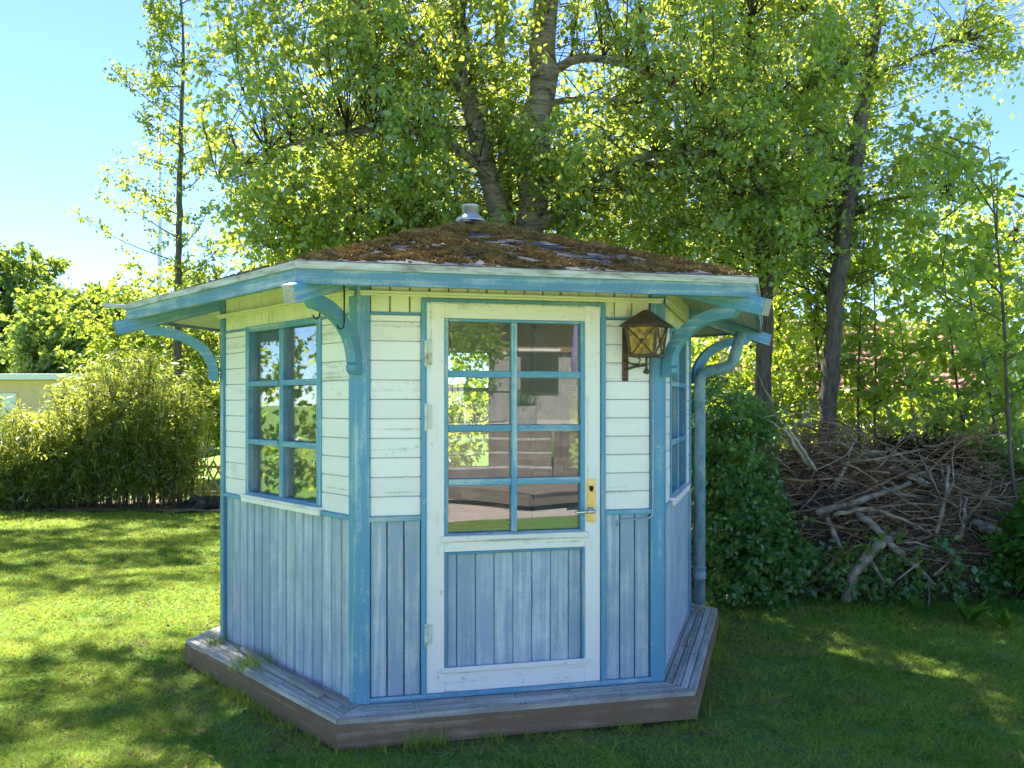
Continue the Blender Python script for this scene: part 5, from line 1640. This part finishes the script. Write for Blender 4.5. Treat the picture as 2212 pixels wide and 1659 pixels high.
# planter with grasses
pc = B(0.25, 16.55, 1.225)
pb = empty('planter_box', tuple(pc)); tag(pb, 'brown planter box of tall grasses on the terrace, mirrored in the door', 'planter')
for sx, sy, w_, d_ in ((0, -.2, .5, .03), (0, .2, .5, .03), (-.25, 0, .03, .36), (.25, 0, .03, .36)):
    obox('side', pc + MRt * (sx - w_ / 2) + MF * sy + Vector((0, 0, .2)), pc + MRt * (sx + w_ / 2) + MF * sy + Vector((0, 0, .2)), d_, .4, 'grey_wood', pb)
r_ = np.random.default_rng(9)
Pp = np.array(pc + Vector((0, 0, .3))) + r_.normal(size=(260, 3)) * np.array([.12, .09, 0])
mesh_obj('grasses', np_mesh('grasses', blades(Pp, r_.uniform(.25, .6, 260), np.full(260, .012), 10, .3), 3, 'weed_leaf', r_.uniform(0, 1, 260)), None, pb)
# white chair and dark table
def chair(c, yaw, mat, label, name='garden_chair'):
    M = Matrix.Translation(c) @ Matrix.Rotation(yaw, 4, 'Z')
    root = empty(name, tuple(c)); tag(root, label, 'chair')
    for x_ in (-.22, .22):
        for y_ in (-.2, .2):
            obox('leg', M @ Vector((x_ * 1.1, y_ * 1.15, 0)), M @ Vector((x_, y_, .43)), .035, .035, mat, root)
    for i in range(5): obox('seat_slat', M @ Vector((-.25, -.2 + i * .1, .445)), M @ Vector((.25, -.2 + i * .1, .445)), .088, .022, mat, root)
    for i in range(4): obox('back_slat', M @ Vector((-.19 + i * .126, .22, .45)), M @ Vector((-.20 + i * .133, .33, .98)), .10, .02, mat, root, up=(0, 1, .2))
    obox('back_rail', M @ Vector((-.25, .335, .99)), M @ Vector((.25, .335, .99)), .03, .06, mat, root)
chair(B(-1.15, 17.3, 1.22), 0.6, 'white_plastic', 'white slatted garden chair on the terrace, mirrored in the door')
tbl = empty('garden_table', tuple(B(-.35, 17.8, 1.22))); tag(tbl, 'dark garden table on the terrace, mirrored in the door', 'table')
for i in range(5):
    obox('top_slat', B(-.9, 17.5 + i * .14, 1.93), B(.2, 17.5 + i * .14, 1.93), .13, .03, 'dark_frame', tbl)
for a in (-.8, .1):
    for b in (17.55, 18.0):
        q = B(a, b, 0); obox('leg', (q.x, q.y, 1.22), (q.x, q.y, 1.914), .045, .045, 'dark_frame', tbl)
# house behind the terrace
hs = empty('white_house', tuple(B(0, 22, 1.22))); tag(hs, 'house with brown upper boards behind the terrace, mirrored in the door', 'house')
obox('wall', B(-3.6, 22.2, 2.1), B(4.4, 22.2, 2.1), .3, 1.8, 'grey_wood', hs, 0.01)
obox('upper_boards', B(-3.6, 22.15, 3.55), B(4.4, 22.15, 3.55), .36, 1.08, 'deck_edge_wood', hs, 0.01)
obox('roof', B(-4.0, 22.3, 4.25), B(4.8, 22.3, 4.25), 1.9, .25, 'dark_frame', hs, 0.01)
for lat in (-1.6, .25, 2.2):
    w_ = obox('window', B(lat, 22.02, 2.5), B(lat + 1.0, 22.02, 2.5), .06, 1.1, 'dark_frame', hs, 0.01)
    obox('frame', B(lat - .06, 22.0, 3.08), B(lat + 1.06, 22.0, 3.08), .07, .06, 'white_plastic', w_, 0.004)
# furled umbrella
q = B(1.35, 17.0, 1.22)
ub = empty('furled_parasol', tuple(q)); tag(ub, 'furled violet parasol on the terrace, mirrored in the door', 'parasol')
mb = MB(); mb.tube([(0, 0, 0), (0, 0, 2.3)], [.02, .02], 8); mb.obj('pole', 'white_plastic', ub, Matrix.Translation(q))
mb = MB(); mb.lathe([(.11, .95), (.13, 1.0), (.10, 1.5), (.06, 2.0), (.03, 2.22), (.005, 2.3)], 9); mb.obj('canopy', 'violet_cloth', ub, Matrix.Translation(q))
shrub('rounded evergreen bush at the end of the terrace wall, mirrored in the door', tuple(B(2.0, 14.9, 0)), [(tuple(B(2.0, 14.9, .8)), (.5, .5, .75), 170)], 30, .2, .07, .65, 'hazel_leaf', 501, 0.2)
shrub('leafy tree behind the white chairs, mirrored in the door', tuple(B(-1.3, 19.8, 1.2)), [(tuple(B(-1.3, 19.8, 2.7)), (1.1, .8, 1.2), 220)], 30, .3, .11, .7, 'hazel_leaf', 502, 0.2, cat='tree', name='terrace_tree')

# ================================================================== grass
def grass():
    r = np.random.default_rng(77)
    N = 620000
    Y = 2.6 * np.exp(r.uniform(0, 1, N) * math.log(13.2 / 2.6))
    keep = r.uniform(0, 1, N) < np.clip(1.15 - Y / 26, 0, 1)
    Y = Y[keep]
    X = r.uniform(-1, 1, len(Y)) * (0.66 * Y + 0.7)
    # outside the deck and the soil
    lx, ly = X - HC.x, Y - HC.y
    inside = np.ones(len(X), bool)
    for k in range(6):
        a = HROT + k * PI / 3 - PI / 2
        inside &= (lx * np.cos(a) + ly * np.sin(a)) < RD * math.sqrt(3) / 2 - 0.02
    ok = ~inside & ~in_soil(X, Y) & ~in_litter(X, Y)
    X, Y = X[ok], Y[ok]
    n = len(X)
    P2 = np.stack([X, Y, X * 0], -1)
    patchy = waves(P2, 0.55, 81) + 0.6 * waves(P2, 0.2, 82)
    # worn, dry ground close to the deck
    dk = np.hypot(X - HC.x, Y - HC.y)
    side = np.where((X > 0.6) & (Y < 6.4), 0.42, 0.17)
    worn = np.exp(-np.clip(dk - 1.88, 0, 9) / side) * (0.65 + 0.5 * waves(P2, 0.4, 83)) + 0.4 * (patchy > 1.15)
    k2 = r.uniform(0, 1, n) > np.clip(worn, 0, .8) * .8
    X, Y, patchy, worn, P2 = X[k2], Y[k2], patchy[k2], worn[k2], P2[k2]
    n = len(X)
    edge_tall = 1 + 1.6 * np.exp(-np.clip(6.95 - Y, 0, 9) / 0.35) * ((X > 1.5) & (Y < 7.5)) * r.uniform(0, 1, n)
    h = (0.030 + 0.008 * patchy) * r.uniform(0.55, 1.35, n) * edge_tall * np.clip(0.8 + Y / 22, .8, 1.4)
    w = 0.0055 * np.clip(Y / 4.2, 0.8, 3.2) * r.uniform(.7, 1.3, n)
    P3 = np.stack([X, Y, ground_z(X, Y) - 0.003], -1)
    Vb = blades(P3, np.clip(h * 0.85, .010, .2), w * 1.15, 78, 1.25)
    rn = np.clip(0.42 + 0.20 * patchy + 0.22 * waves(P2, 1.9, 84) + r.normal(0, .28, n), 0, 1)
    dry = (r.uniform(0, 1, n) < 0.10 + 0.5 * np.clip(worn, 0, 1))
    Vq = Vb.reshape(-1, 3, 3)
    o = mesh_obj('grass', np_mesh('grass', Vq[~dry].reshape(-1, 3), 3, 'grass_blade', rn[~dry]))
    tag(o, 'short green lawn grass', 'grass', kind='stuff')
    o = mesh_obj('dry_grass', np_mesh('dry_grass', Vq[dry].reshape(-1, 3), 3, 'straw_blade', rn[dry]))
    tag(o, 'dry straw-coloured blades scattered in the lawn', 'grass', kind='stuff')
    # clover leaves
    m = 5200
    Yc = r.uniform(3.4, 7.2, m * 4); Xc = r.uniform(-4, 4.6, m * 4)
    Pc = np.stack([Xc, Yc, Xc * 0], -1)
    lx, ly = Xc - HC.x, Yc - HC.y
    inside = np.ones(len(Xc), bool)
    for k in range(6):
        a = HROT + k * PI / 3 - PI / 2
        inside &= (lx * np.cos(a) + ly * np.sin(a)) < RD * math.sqrt(3) / 2 + 0.03
    ok = (waves(Pc, .5, 91) + .5 * waves(Pc, .2, 92) > 1.0) & ~in_soil(Xc, Yc) & ~inside
    Xc, Yc = Xc[ok][:m], Yc[ok][:m]
    n = len(Xc)
    Pc = np.stack([Xc, Yc, ground_z(Xc, Yc) + r.uniform(.012, .035, n)], -1)
    th = r.uniform(0, 6.28, n)
    Q = leaf_quads(Pc, np.stack([np.cos(th), np.sin(th), th * 0 + .15], -1), np.stack([r.normal(0, .25, n), r.normal(0, .25, n), np.ones(n)], -1), r.uniform(.014, .026, n), .85)
    o = mesh_obj('clover', np_mesh('clover', Q, 4, 'weed_leaf', r.uniform(0, 1, n)))
    tag(o, 'small clover leaves among the lawn grass', 'clover', kind='stuff')
    # uneven tufts against the deck
    m = 5200
    k_ = r.integers(0, 6, m); u_ = r.uniform(-.5, .5, m)
    rr = (RD + 0.012) + np.abs(r.normal(0, .035, m))
    lx, ly = u_ * rr, -rr * math.sqrt(3) / 2
    ag = HROT + k_ * PI / 3
    Xd = HC.x + lx * np.cos(ag) - ly * np.sin(ag); Yd = HC.y + lx * np.sin(ag) + ly * np.cos(ag)
    Pd = np.stack([Xd, Yd, ground_z(Xd, Yd) - .002], -1)
    ok = waves(Pd, .35, 97) + .7 * waves(Pd, .12, 98) > 0.1
    Pd = Pd[ok]; m = len(Pd)
    hd = r.uniform(.03, .085, m) * (1 + .5 * waves(Pd, .5, 99))
    o = mesh_obj('edge_grass', np_mesh('edge_grass', blades(Pd, np.clip(hd, .02, .15), np.full(m, .006), 100, .5), 3, 'grass_blade', r.uniform(0, 1, m)))
    tag(o, 'uncut grass standing against the edge of the deck', 'grass', kind='stuff')
    m = 420
    Xf = r.uniform(-5, 5, m); Yf = r.uniform(3.4, 9, m)
    ok = ~in_soil(Xf, Yf) & (np.hypot(Xf - HC.x, Yf - HC.y) > 1.95)
    Xf, Yf = Xf[ok], Yf[ok]; m = len(Xf); th = r.uniform(0, 6.28, m)
    Pf = np.stack([Xf, Yf, ground_z(Xf, Yf) + r.uniform(.015, .035, m)], -1)
    Qf = leaf_quads(Pf, np.stack([np.cos(th), np.sin(th), r.normal(0, .3, m)], -1), np.stack([r.normal(0, .5, m), r.normal(0, .5, m), np.ones(m)], -1), r.uniform(.02, .045, m), .65)
    tag(mesh_obj('fallen_leaves', np_mesh('fallen_leaves', Qf, 4, 'brown_leaf', r.uniform(0, 1, m))), 'small brown leaves fallen on the lawn', 'fallen leaves', kind='stuff')
    # longer grass along the soil bed
    m = 5200
    Xe = r.uniform(1.7, 5.2, m); Ye = 6.85 - 0.12 * np.clip(Xe - 3, 0, 3) + r.normal(0, .14, m)
    Pe = np.stack([Xe, Ye, ground_z(Xe, Ye)], -1)
    hh = r.uniform(.05, .17, m) * (0.6 + .4 * np.clip(waves(Pe, .4, 93), -1, 1))
    o = mesh_obj('long_grass', np_mesh('long_grass', blades(Pe, np.clip(hh, .03, .3), np.full(m, .008), 94, .5), 3, 'weed_leaf', r.uniform(0, 1, m)))
    tag(o, 'longer unmown grass along the edge of the soil bed', 'grass', kind='stuff')
grass()

# dandelion and dock in the border
q = px(1872, 1312, 6.75); q.z = 0
dn = empty('dandelion', tuple(q)); tag(dn, 'yellow dandelion flower at the lawn edge before the brush pile', 'flower')
mb = MB(); mb.tube([(0, 0, 0), (0.01, 0, .1), (0.005, 0, .17)], [.003, .003, .0025], 6); mb.obj('stem', 'twig_bark', dn, Matrix.Translation(q))
r_ = np.random.default_rng(3)
th_ = r_.uniform(0, 6.28, 40)
Q = leaf_quads(np.tile(np.array(q + Vector((.005, 0, .17))), (40, 1)), np.stack([np.cos(th_), np.sin(th_), r_.uniform(0, 1, 40)], -1), np.tile(np.array([0, 0, 1.]), (40, 1)) + r_.normal(0, .2, (40, 3)), np.full(40, .025), .25)
mesh_obj('flower', np_mesh('flower', Q, 4, 'flower_yellow', r_.uniform(0, 1, 40)), None, dn)
for (x_, y_, Y_, n_, L_, lb, sd) in ((2090, 1390, 6.35, 7, .26, 'broad-leaved dock plant in the long grass at the right', 5), (2175, 1400, 6.2, 9, .2, 'leafy weed at the right edge of the lawn', 6), (1985, 1330, 6.6, 5, .2, 'arching weed leaf before the dark soil', 7)):
    q = px(x_, y_, Y_); q.z = 0
    r_ = np.random.default_rng(sd)
    th_ = r_.uniform(0, 6.28, n_)
    ax = np.stack([np.cos(th_) * .6, np.sin(th_) * .4, r_.uniform(.4, 1.4, n_)], -1)
    Q = leaf_quads(np.tile(np.array(q), (n_, 1)), ax, np.stack([-np.cos(th_), -np.sin(th_), np.full(n_, .5)], -1), L_ * r_.uniform(.7, 1.2, n_), .32)
    o = mesh_obj('weed_plant', np_mesh('weed_plant', Q, 4, 'weed_leaf', r_.uniform(0, 1, n_), base=tuple(q)), Matrix.Translation(q))
    tag(o, lb, 'weed', 'weeds along the lawn edge')
